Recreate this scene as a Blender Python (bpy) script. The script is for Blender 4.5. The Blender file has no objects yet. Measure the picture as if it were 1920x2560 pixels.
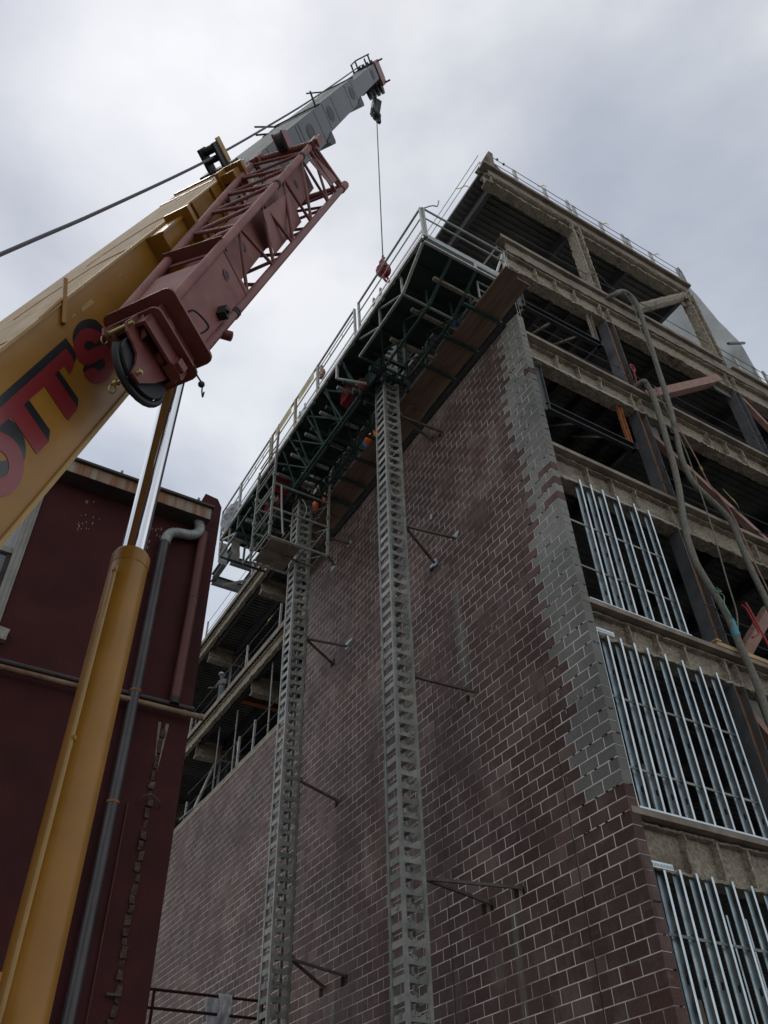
import bpy, bmesh, math, random
from mathutils import Vector, Matrix, noise
random.seed(7)
R = math.radians
SC = bpy.context.scene
COL = SC.collection

# ------------------------------------------------------------------ camera
CAM = Vector((0.0, 0.0, 1.6))
YAW, PITCH, ROLL, FPX = 0.55226388, 0.74621614, -0.03263233, 2092.715
def cam_axes():
    cy, sy, cp, sp, cr, sr = math.cos(YAW), math.sin(YAW), math.cos(PITCH), math.sin(PITCH), math.cos(ROLL), math.sin(ROLL)
    f = Vector((sy*cp, cy*cp, sp)); r0 = Vector((cy, -sy, 0)); u0 = r0.cross(f)
    return cr*r0 + sr*u0, -sr*r0 + cr*u0, f
cr_, cu_, cf_ = cam_axes()
cd = bpy.data.cameras.new('camera'); cam = bpy.data.objects.new('camera', cd); COL.objects.link(cam)
cam.matrix_world = Matrix(((cr_.x, cu_.x, -cf_.x, CAM.x), (cr_.y, cu_.y, -cf_.y, CAM.y), (cr_.z, cu_.z, -cf_.z, CAM.z), (0, 0, 0, 1)))
cd.sensor_fit = 'VERTICAL'; cd.sensor_height = 24.0; cd.sensor_width = 18.0
cd.lens = 24.0*FPX/2560.0; cd.clip_start = 0.05; cd.clip_end = 3000
SC.camera = cam
SC.render.resolution_x, SC.render.resolution_y = 768, 1024

# ------------------------------------------------------------------ overcast sky + hazy sun
SUN_DIR = Vector((-0.009, 0.371, 0.929)).normalized()
SUN_EL = math.asin(SUN_DIR.z); SUN_AZ = math.atan2(SUN_DIR.x, SUN_DIR.y)
SC.view_settings.view_transform = 'Standard'; SC.view_settings.look = 'None'
SC.view_settings.exposure = 0.0; SC.view_settings.gamma = 1.0; SC.view_settings.use_curve_mapping = False
W = bpy.data.worlds.new('World'); SC.world = W; W.use_nodes = True
nt = W.node_tree; nt.nodes.clear()
def N(tree, typ, **kw):
    n = tree.nodes.new(typ)
    for k, v in kw.items():
        if k.startswith('i_'):
            n.inputs[k[2:].replace('_', ' ')].default_value = v
        else: setattr(n, k, v)
    return n
def LK(tree, a, b): tree.links.new(a, b)
def ramp(tree, stops):
    n = tree.nodes.new('ShaderNodeValToRGB'); el = n.color_ramp.elements
    while len(el) > 1: el.remove(el[-1])
    el[0].position = stops[0][0]; el[0].color = stops[0][1]
    for p, c in stops[1:]:
        e = el.new(p); e.color = c
    return n
def g3(v): return (v, v, v, 1) if not isinstance(v, tuple) else (v + (1,))[:4]
sky = N(nt, 'ShaderNodeTexSky'); sky.sky_type = 'NISHITA'; sky.sun_disc = False
sky.sun_elevation = SUN_EL; sky.sun_rotation = SUN_AZ; sky.air_density = 1.0; sky.dust_density = 0.4
bg1 = N(nt, 'ShaderNodeBackground'); bg1.inputs['Strength'].default_value = 0.05
LK(nt, sky.outputs[0], bg1.inputs['Color'])
tc = N(nt, 'ShaderNodeTexCoord')
mp = N(nt, 'ShaderNodeMapping'); mp.inputs['Scale'].default_value = (1.0, 1.0, 1.9); mp.inputs['Location'].default_value = (2.2, 8.8, 5.1)
LK(nt, tc.outputs['Generated'], mp.inputs['Vector'])
nz1 = N(nt, 'ShaderNodeTexNoise'); nz1.inputs['Scale'].default_value = 2.4; nz1.inputs['Detail'].default_value = 6; nz1.inputs['Roughness'].default_value = 0.5; nz1.inputs['Distortion'].default_value = 0.15
LK(nt, mp.outputs[0], nz1.inputs['Vector'])
rp = ramp(nt, [(0.33, (0.53, 0.54, 0.56, 1)), (0.50, (0.76, 0.765, 0.75, 1)), (0.66, (1.08, 1.06, 1.00, 1))])
LK(nt, nz1.outputs['Fac'], rp.inputs[0])
dot = N(nt, 'ShaderNodeVectorMath', operation='DOT_PRODUCT'); dot.inputs[1].default_value = SUN_DIR
nrm = N(nt, 'ShaderNodeVectorMath', operation='NORMALIZE'); LK(nt, tc.outputs['Generated'], nrm.inputs[0]); LK(nt, nrm.outputs[0], dot.inputs[0])
mr = N(nt, 'ShaderNodeMapRange'); mr.inputs['From Min'].default_value = 0.975; mr.inputs['From Max'].default_value = 1.0; mr.inputs['To Min'].default_value = 0.0; mr.inputs['To Max'].default_value = 0.18
mr.interpolation_type = 'SMOOTHSTEP'; LK(nt, dot.outputs['Value'], mr.inputs['Value'])
addc = N(nt, 'ShaderNodeMix', data_type='RGBA', blend_type='ADD'); addc.inputs['Factor'].default_value = 1.0
LK(nt, rp.outputs[0], addc.inputs['A']); LK(nt, mr.outputs[0], addc.inputs['B'])
bg2 = N(nt, 'ShaderNodeBackground'); bg2.inputs['Strength'].default_value = 0.66
LK(nt, addc.outputs['Result'], bg2.inputs['Color'])
ash = N(nt, 'ShaderNodeAddShader'); LK(nt, bg1.outputs[0], ash.inputs[0]); LK(nt, bg2.outputs[0], ash.inputs[1])
wo = N(nt, 'ShaderNodeOutputWorld'); LK(nt, ash.outputs[0], wo.inputs['Surface'])
sd = bpy.data.lights.new('sun', 'SUN'); sd.energy = 1.0; sd.angle = R(25); sd.color = (1.0, 0.96, 0.9)
sun = bpy.data.objects.new('sun', sd); COL.objects.link(sun)
sun.rotation_euler = SUN_DIR.to_track_quat('Z', 'Y').to_euler()

# ------------------------------------------------------------------ materials
MATS = {}
def mat(name, c1, c2=None, rough=0.7, metal=0.0, scale=4.0, detail=5, lo=0.35, hi=0.65, bump=0.0, bscale=None, spec=None, stretch=None, c3=None, s3=1.0, t3=(0.6, 0.75), transmission=None, coat=None):
    if name in MATS: return MATS[name]
    m = bpy.data.materials.new(name); m.use_nodes = True; t = m.node_tree
    b = t.nodes['Principled BSDF']; b.inputs['Roughness'].default_value = rough; b.inputs['Metallic'].default_value = metal
    if spec is not None: b.inputs['Specular IOR Level'].default_value = spec
    if coat: b.inputs['Coat Weight'].default_value = coat; b.inputs['Coat Roughness'].default_value = 0.12
    geo = N(t, 'ShaderNodeNewGeometry'); pos = geo.outputs['Position']
    if stretch:
        mpn = N(t, 'ShaderNodeMapping'); mpn.inputs['Scale'].default_value = stretch; LK(t, pos, mpn.inputs['Vector']); pos = mpn.outputs[0]
    if c2 is None: c2 = tuple(x*0.8 for x in c1)
    nz = N(t, 'ShaderNodeTexNoise'); nz.inputs['Scale'].default_value = scale; nz.inputs['Detail'].default_value = detail; nz.inputs['Roughness'].default_value = 0.6
    LK(t, pos, nz.inputs['Vector'])
    r = ramp(t, [(lo, g3(c1)), (hi, g3(c2))]); LK(t, nz.outputs['Fac'], r.inputs[0]); out = r.outputs[0]
    if c3:
        n3 = N(t, 'ShaderNodeTexNoise'); n3.inputs['Scale'].default_value = s3; n3.inputs['Detail'].default_value = 6; n3.inputs['Roughness'].default_value = 0.65
        LK(t, pos, n3.inputs['Vector'])
        r3 = ramp(t, [(t3[0], (0, 0, 0, 1)), (t3[1], (1, 1, 1, 1))]); LK(t, n3.outputs['Fac'], r3.inputs[0])
        mx = N(t, 'ShaderNodeMix', data_type='RGBA'); LK(t, r3.outputs[0], mx.inputs['Factor']); LK(t, out, mx.inputs['A']); mx.inputs['B'].default_value = g3(c3); out = mx.outputs['Result']
    LK(t, out, b.inputs['Base Color'])
    if bump:
        nb = N(t, 'ShaderNodeTexNoise'); nb.inputs['Scale'].default_value = bscale or scale*6; nb.inputs['Detail'].default_value = 5
        LK(t, geo.outputs['Position'], nb.inputs['Vector'])
        bp = N(t, 'ShaderNodeBump'); bp.inputs['Strength'].default_value = bump; bp.inputs['Distance'].default_value = 0.03
        LK(t, nb.outputs['Fac'], bp.inputs['Height']); LK(t, bp.outputs[0], b.inputs['Normal'])
    MATS[name] = m; return m

def vary(m, lo=0.7, hi=1.3):
    t = m.node_tree; b = t.nodes['Principled BSDF']; src = b.inputs['Base Color'].links[0].from_socket
    oi = N(t, 'ShaderNodeObjectInfo'); mr_ = N(t, 'ShaderNodeMapRange'); mr_.inputs['To Min'].default_value = lo; mr_.inputs['To Max'].default_value = hi; LK(t, oi.outputs['Random'], mr_.inputs['Value'])
    mx = N(t, 'ShaderNodeMix', data_type='RGBA', blend_type='MULTIPLY'); mx.inputs['Factor'].default_value = 1; LK(t, src, mx.inputs['A']); LK(t, mr_.outputs[0], mx.inputs['B']); LK(t, mx.outputs['Result'], b.inputs['Base Color'])
def block_mat(name, base, alt, stain):
    m = bpy.data.materials.new(name); m.use_nodes = True; t = m.node_tree
    b = t.nodes['Principled BSDF']; b.inputs['Roughness'].default_value = 0.72; b.inputs['Specular IOR Level'].default_value = 0.35
    oi = N(t, 'ShaderNodeObjectInfo'); at = N(t, 'ShaderNodeAttribute'); at.attribute_name = 'tone'
    sep = N(t, 'ShaderNodeSeparateColor'); LK(t, oi.outputs['Color'], sep.inputs[0])
    ad = N(t, 'ShaderNodeMath', operation='ADD'); LK(t, sep.outputs[0], ad.inputs[0]); LK(t, at.outputs['Fac'], ad.inputs[1])
    geo = N(t, 'ShaderNodeNewGeometry')
    mx = N(t, 'ShaderNodeMix', data_type='RGBA'); LK(t, ad.outputs[0], mx.inputs['Factor']); mx.inputs['A'].default_value = g3(base); mx.inputs['B'].default_value = g3(alt)
    out = mx.outputs['Result']
    # fine grain
    n0 = N(t, 'ShaderNodeTexNoise'); n0.inputs['Scale'].default_value = 45; n0.inputs['Detail'].default_value = 3; LK(t, geo.outputs['Position'], n0.inputs['Vector'])
    r0 = ramp(t, [(0.3, g3(0.78)), (0.7, g3(1.22))]); LK(t, n0.outputs['Fac'], r0.inputs[0])
    m0 = N(t, 'ShaderNodeMix', data_type='RGBA', blend_type='MULTIPLY'); m0.inputs['Factor'].default_value = 1; LK(t, out, m0.inputs['A']); LK(t, r0.outputs[0], m0.inputs['B']); out = m0.outputs['Result']
    # pale smears of mortar / efflorescence, streaking downwards
    mp = N(t, 'ShaderNodeMapping'); mp.inputs['Scale'].default_value = (1.0, 1.0, 0.42); LK(t, geo.outputs['Position'], mp.inputs['Vector'])
    n1 = N(t, 'ShaderNodeTexNoise'); n1.inputs['Scale'].default_value = 1.7; n1.inputs['Detail'].default_value = 9; n1.inputs['Roughness'].default_value = 0.72; LK(t, mp.outputs[0], n1.inputs['Vector'])
    r1 = ramp(t, [(0.49, (0, 0, 0, 1)), (0.76, (0.8, 0.8, 0.8, 1))]); LK(t, n1.outputs['Fac'], r1.inputs[0])
    m1 = N(t, 'ShaderNodeMix', data_type='RGBA'); LK(t, r1.outputs[0], m1.inputs['Factor']); LK(t, out, m1.inputs['A']); m1.inputs['B'].default_value = g3(stain); out = m1.outputs['Result']
    mp3 = N(t, 'ShaderNodeMapping'); mp3.inputs['Scale'].default_value = (1.0, 0.55, 2.2); LK(t, geo.outputs['Position'], mp3.inputs['Vector'])
    n4 = N(t, 'ShaderNodeTexNoise'); n4.inputs['Scale'].default_value = 2.6; n4.inputs['Detail'].default_value = 10; n4.inputs['Roughness'].default_value = 0.8; LK(t, mp3.outputs[0], n4.inputs['Vector'])
    r4 = ramp(t, [(0.54, (0, 0, 0, 1)), (0.72, (0.55, 0.55, 0.55, 1))]); LK(t, n4.outputs['Fac'], r4.inputs[0])
    m4 = N(t, 'ShaderNodeMix', data_type='RGBA'); LK(t, r4.outputs[0], m4.inputs['Factor']); LK(t, out, m4.inputs['A']); m4.inputs['B'].default_value = g3(stain); out = m4.outputs['Result']
    n5 = N(t, 'ShaderNodeTexNoise'); n5.inputs['Scale'].default_value = 0.45; n5.inputs['Detail'].default_value = 5; LK(t, geo.outputs['Position'], n5.inputs['Vector'])
    r5 = ramp(t, [(0.35, g3(0.72)), (0.65, g3(1.30))]); LK(t, n5.outputs['Fac'], r5.inputs[0])
    m5 = N(t, 'ShaderNodeMix', data_type='RGBA', blend_type='MULTIPLY'); m5.inputs['Factor'].default_value = 1; LK(t, out, m5.inputs['A']); LK(t, r5.outputs[0], m5.inputs['B']); out = m5.outputs['Result']
    # small chips and splashes
    n2 = N(t, 'ShaderNodeTexNoise'); n2.inputs['Scale'].default_value = 14; n2.inputs['Detail'].default_value = 4; LK(t, mp.outputs[0], n2.inputs['Vector'])
    r2 = ramp(t, [(0.70, (0, 0, 0, 1)), (0.78, (0.5, 0.5, 0.5, 1))]); LK(t, n2.outputs['Fac'], r2.inputs[0])
    m2 = N(t, 'ShaderNodeMix', data_type='RGBA'); LK(t, r2.outputs[0], m2.inputs['Factor']); LK(t, out, m2.inputs['A']); m2.inputs['B'].default_value = g3(0.33); out = m2.outputs['Result']
    # grout runs below the open pockets (bands of their own, ragged edges)
    sp = N(t, 'ShaderNodeSeparateXYZ'); LK(t, geo.outputs['Position'], sp.inputs[0])
    for yc, w, ztop, zbot in ((10.98, .10, 6.12, 0.0), (17.1, .12, 6.15, 0.0), (11.6, .16, 13.0, 9.7)):
        wob = N(t, 'ShaderNodeMath', operation='MULTIPLY_ADD'); LK(t, n1.outputs['Fac'], wob.inputs[0]); wob.inputs[1].default_value = 0.22; LK(t, sp.outputs['Y'], wob.inputs[2])
        df = N(t, 'ShaderNodeMath', operation='SUBTRACT'); LK(t, wob.outputs[0], df.inputs[0]); df.inputs[1].default_value = yc + 0.11
        ab = N(t, 'ShaderNodeMath', operation='ABSOLUTE'); LK(t, df.outputs[0], ab.inputs[0])
        k1 = N(t, 'ShaderNodeMapRange'); k1.inputs['From Min'].default_value = w; k1.inputs['From Max'].default_value = w*0.55; k1.inputs['To Max'].default_value = 0.5; LK(t, ab.outputs[0], k1.inputs['Value'])
        k2 = N(t, 'ShaderNodeMapRange'); k2.inputs['From Min'].default_value = ztop; k2.inputs['From Max'].default_value = ztop - 0.15; LK(t, sp.outputs['Z'], k2.inputs['Value'])
        k3 = N(t, 'ShaderNodeMapRange'); k3.inputs['From Min'].default_value = zbot; k3.inputs['From Max'].default_value = zbot + 1.2; LK(t, sp.outputs['Z'], k3.inputs['Value'])
        mu = N(t, 'ShaderNodeMath', operation='MULTIPLY'); LK(t, k1.outputs[0], mu.inputs[0]); LK(t, k2.outputs[0], mu.inputs[1])
        mu2 = N(t, 'ShaderNodeMath', operation='MULTIPLY'); LK(t, mu.outputs[0], mu2.inputs[0]); LK(t, k3.outputs[0], mu2.inputs[1])
        mm = N(t, 'ShaderNodeMix', data_type='RGBA'); LK(t, mu2.outputs[0], mm.inputs['Factor']); LK(t, out, mm.inputs['A']); mm.inputs['B'].default_value = g3((0.19, 0.18, 0.165)); out = mm.outputs['Result']
    LK(t, out, b.inputs['Base Color'])
    bp = N(t, 'ShaderNodeBump'); bp.inputs['Strength'].default_value = 0.35; bp.inputs['Distance'].default_value = 0.01; LK(t, n0.outputs['Fac'], bp.inputs['Height']); LK(t, bp.outputs[0], b.inputs['Normal'])
    MATS[name] = m; return m
M_BROWN = block_mat('brown_block', (0.076, 0.034, 0.028), (0.190, 0.126, 0.112), (0.21, 0.165, 0.145))
M_GREY = block_mat('grey_block', (0.195, 0.19, 0.172), (0.26, 0.25, 0.225), (0.24, 0.23, 0.205))
M_MORTAR = mat('mortar', (0.90, 0.82, 0.74), (0.22, 0.16, 0.135), rough=0.9, scale=1.1, detail=9, lo=0.46, hi=0.66)
M_FIRE = mat('sprayed_fireproofing', (0.50, 0.44, 0.34), (0.26, 0.22, 0.165), rough=0.95, scale=16, detail=8, lo=0.34, hi=0.64, bump=1.0, bscale=38, c3=(0.16, 0.115, 0.085), s3=1.5, t3=(0.52, 0.74))
M_SHELF = mat('dusty_shelf_steel', (0.33, 0.275, 0.21), (0.17, 0.13, 0.10), rough=0.8, scale=3.0, detail=8, c3=(0.33, 0.29, 0.23), s3=6, t3=(0.55, 0.75))
M_COLUMN = mat('dark_column_steel', (0.085, 0.085, 0.09), (0.13, 0.13, 0.135), rough=0.6, scale=2.5, detail=7)
M_TIE = mat('grimy_tie_steel', (0.10, 0.075, 0.062), (0.17, 0.155, 0.135), rough=0.8, scale=4, detail=8)
M_RUST = mat('rusty_steel', (0.46, 0.17, 0.045), (0.20, 0.08, 0.035), rough=0.8, scale=5, detail=8)
M_BLACK = mat('black_steel', (0.025, 0.027, 0.032), (0.055, 0.057, 0.062), rough=0.42, scale=3)
M_DECK = mat('galvanized_deck', (0.22, 0.218, 0.205), (0.12, 0.118, 0.11), rough=0.55, metal=0.3, scale=1.1, detail=6)
M_SLAB = mat('concrete_slab', (0.22, 0.21, 0.19), (0.15, 0.145, 0.135), rough=0.9, scale=3)
M_STUD = mat('galvanized_stud', (0.66, 0.71, 0.725), (0.50, 0.56, 0.575), rough=0.30, metal=1.0, scale=5)
M_GALV = mat('weathered_galvanized', (0.36, 0.36, 0.325), (0.22, 0.225, 0.205), rough=0.6, metal=0.1, scale=5, detail=7, c3=(0.42, 0.37, 0.27), s3=1.2, t3=(0.55, 0.72))
vary(M_GALV)
M_GALV2 = mat('pale_galvanized', (0.50, 0.50, 0.48), (0.36, 0.36, 0.34), rough=0.5, metal=0.1, scale=6)
M_GREEN = mat('green_truss_paint', (0.018, 0.058, 0.048), (0.035, 0.070, 0.060), rough=0.55, scale=4, detail=7, c3=(0.12, 0.12, 0.10), s3=2.5, t3=(0.58, 0.75))
M_GREENDK = mat('green_deck_steel', (0.010, 0.030, 0.026), (0.018, 0.040, 0.035), rough=0.6, scale=3)
M_PLY = mat('plywood', (0.25, 0.172, 0.122), (0.16, 0.11, 0.078), rough=0.85, scale=1.5, detail=8, stretch=(6, 0.6, 1))
M_LUMBER = mat('pale_lumber', (0.62, 0.42, 0.21), (0.50, 0.33, 0.16), rough=0.8, scale=3, stretch=(0.5, 8, 8))
M_YELLOW = mat('yellow_boom_paint', (0.37, 0.172, 0.022), (0.30, 0.135, 0.016), rough=0.40, scale=1.6, detail=8, coat=0.15, spec=0.35, c3=(0.25, 0.135, 0.045), s3=0.9, t3=(0.55, 0.8))
M_YDUST = mat('dusty_yellow_top', (0.58, 0.44, 0.29), (0.42, 0.30, 0.17), rough=0.85, scale=3.5, detail=9, stretch=(2.2, 2.2, 0.5))
M_YPATCH = mat('pale_yellow_patch', (0.46, 0.29, 0.11), (0.40, 0.25, 0.09), rough=0.6, scale=8)
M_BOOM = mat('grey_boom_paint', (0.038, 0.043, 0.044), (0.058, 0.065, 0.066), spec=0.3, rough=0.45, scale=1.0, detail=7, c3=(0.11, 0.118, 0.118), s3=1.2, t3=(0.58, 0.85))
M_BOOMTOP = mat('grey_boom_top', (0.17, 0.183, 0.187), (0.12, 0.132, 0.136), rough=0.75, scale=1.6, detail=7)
M_BDARK = mat('boom_black_rubber', (0.012, 0.012, 0.014), (0.02, 0.02, 0.02), rough=0.6)
M_JIB = mat('red_jib_paint', (0.165, 0.040, 0.034), (0.20, 0.058, 0.048), rough=0.5, scale=2.4, detail=7, c3=(0.27, 0.115, 0.095), s3=1.8, t3=(0.52, 0.80))
M_JIBD = mat('red_jib_dusty', (0.29, 0.115, 0.092), (0.20, 0.066, 0.055), rough=0.65, scale=3, detail=8)
M_LETRED = mat('red_lettering', (0.24, 0.022, 0.026), (0.21, 0.02, 0.024), rough=0.32, scale=2, coat=0.3)
M_LETBLK = mat('black_lettering', (0.012, 0.013, 0.016), (0.016, 0.017, 0.02), rough=0.32, scale=2, coat=0.3)
M_CHROME = mat('chrome_rod', (0.86, 0.87, 0.89), (0.82, 0.83, 0.86), rough=0.055, metal=1.0, scale=3)
M_CABLE = mat('steel_cable', (0.10, 0.10, 0.125), (0.07, 0.07, 0.085), rough=0.6, scale=30)
M_MAROON = mat('maroon_painted_wall', (0.066, 0.0195, 0.0205), (0.080, 0.0245, 0.0255), rough=0.8, scale=1.3, detail=8, bump=0.25, bscale=40, spec=0.15, c3=(0.050, 0.018, 0.017), s3=0.5, t3=(0.45, 0.6))
M_MPIPE = mat('maroon_pipe', (0.135, 0.038, 0.033), (0.10, 0.028, 0.026), rough=0.55, scale=2.5, c3=(0.21, 0.10, 0.085), s3=2.6, t3=(0.6, 0.8))
M_FASCIA = mat('rust_streaked_fascia', (0.36, 0.33, 0.27), (0.24, 0.095, 0.035), rough=0.75, scale=1.0, detail=7, stretch=(9, 1, 0.5), lo=0.34, hi=0.62)
M_GUTTER = mat('dark_gutter', (0.075, 0.058, 0.055), (0.045, 0.036, 0.036), rough=0.7, scale=4)
M_DSPOUT = mat('dark_downspout', (0.050, 0.045, 0.050), (0.085, 0.078, 0.08), rough=0.35, metal=0.2, scale=3, stretch=(3, 3, 0.5))
M_ELBOW = mat('corrugated_elbow_metal', (0.40, 0.43, 0.42), (0.26, 0.28, 0.27), rough=0.5, metal=0.2, scale=6, c3=(0.42, 0.31, 0.12), s3=4, t3=(0.58, 0.7))
M_TANPIPE = mat('tan_pipe', (0.30, 0.22, 0.13), (0.16, 0.08, 0.05), rough=0.7, scale=3)
M_WFRAME = mat('window_stone_paint', (0.34, 0.335, 0.295), (0.26, 0.255, 0.225), rough=0.7, scale=4)
M_SILL = mat('rough_stone_sill', (0.44, 0.42, 0.38), (0.30, 0.28, 0.25), rough=0.9, scale=9, bump=0.6)
M_GLASS = mat('window_glass', (0.07, 0.09, 0.11), (0.06, 0.08, 0.10), rough=0.04, spec=1.0)
M_BLIND = mat('white_blind', (0.62, 0.64, 0.67), (0.55, 0.57, 0.60), rough=0.6)
M_BRICK = mat('exposed_old_brick', (0.12, 0.075, 0.055), (0.055, 0.035, 0.030), rough=0.95, scale=9, bump=0.8, c3=(0.22, 0.19, 0.14), s3=5, t3=(0.55, 0.7))
M_HOSE = mat('dusty_grey_hose', (0.235, 0.225, 0.185), (0.165, 0.155, 0.13), rough=0.9, scale=14, bump=0.3)
M_RED = mat('red_hose_rubber', (0.42, 0.035, 0.04), (0.36, 0.03, 0.035), rough=0.5)
M_BLUE = mat('blue_tape', (0.06, 0.36, 0.42), (0.05, 0.30, 0.36), rough=0.5)
M_TAPE = mat('yellow_caution_tape', (0.62, 0.52, 0.16), (0.55, 0.45, 0.12), rough=0.5)
M_SIGN = mat('yellow_banner', (0.56, 0.47, 0.20), (0.50, 0.42, 0.17), rough=0.6, scale=2)
M_SIGNTXT = mat('faded_print', (0.22, 0.20, 0.15), (0.26, 0.24, 0.17), rough=0.6)
M_NET = mat('grey_debris_sheet', (0.45, 0.465, 0.465), (0.33, 0.345, 0.345), rough=0.8, scale=1.2, detail=9)
def translucent(m, k):
    t = m.node_tree; b = t.nodes['Principled BSDF']; src = b.inputs['Base Color'].links[0].from_socket
    tl = N(t, 'ShaderNodeBsdfTranslucent'); LK(t, src, tl.inputs['Color']); mx = N(t, 'ShaderNodeMixShader'); mx.inputs[0].default_value = k
    LK(t, b.outputs[0], mx.inputs[1]); LK(t, tl.outputs[0], mx.inputs[2]); LK(t, mx.outputs[0], t.nodes['Material Output'].inputs['Surface'])
translucent(M_NET, 0.6)
M_TARP = mat('clear_plastic', (0.62, 0.64, 0.66), (0.34, 0.35, 0.36), rough=0.25, scale=5, detail=8)
translucent(M_TARP, 0.35); translucent(M_TAPE, 0.5)
M_ORANGE = mat('orange_hi_vis', (0.95, 0.16, 0.012), (0.85, 0.13, 0.01), rough=0.7, scale=6)
M_DENIM = mat('blue_denim', (0.10, 0.16, 0.28), (0.15, 0.22, 0.34), rough=0.85, scale=8)
M_SHIRT = mat('grey_shirt', (0.20, 0.20, 0.20), (0.14, 0.14, 0.15), rough=0.85)
M_SKIN = mat('skin', (0.42, 0.24, 0.16), (0.38, 0.21, 0.14), rough=0.6)
M_HAT = mat('white_hard_hat', (0.72, 0.72, 0.69), (0.66, 0.66, 0.63), rough=0.4)
M_BOOT = mat('brown_boot', (0.06, 0.04, 0.025), (0.04, 0.028, 0.02), rough=0.7)
M_FOAM = mat('pale_blue_patch', (0.42, 0.60, 0.64), (0.52, 0.62, 0.63), rough=0.7, scale=12)
M_CHALK = mat('white_chalk', (0.62, 0.62, 0.58), (0.5, 0.5, 0.47), rough=0.9)
M_CHALKG = mat('green_chalk', (0.20, 0.48, 0.36), (0.17, 0.42, 0.31), rough=0.9)
M_BALLRED = mat('red_ball_paint', (0.38, 0.03, 0.035), (0.30, 0.025, 0.03), rough=0.35, scale=4)
M_BRASS = mat('zinc_yellow_pin', (0.50, 0.42, 0.16), (0.42, 0.35, 0.12), rough=0.35, metal=0.7)
M_GROUND = mat('asphalt_and_gravel', (0.085, 0.083, 0.08), (0.13, 0.125, 0.12), rough=0.95, scale=1.2, detail=8)
M_TIRE = mat('tyre_rubber', (0.02, 0.02, 0.02), (0.03, 0.03, 0.03), rough=0.8)
M_PINK = mat('faded_red_brace', (0.40, 0.24, 0.19), (0.30, 0.15, 0.11), rough=0.75, scale=4)
M_TANBEAD = mat('pale_wood_plate', (0.50, 0.44, 0.32), (0.36, 0.30, 0.21), rough=0.85, scale=5)

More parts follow.
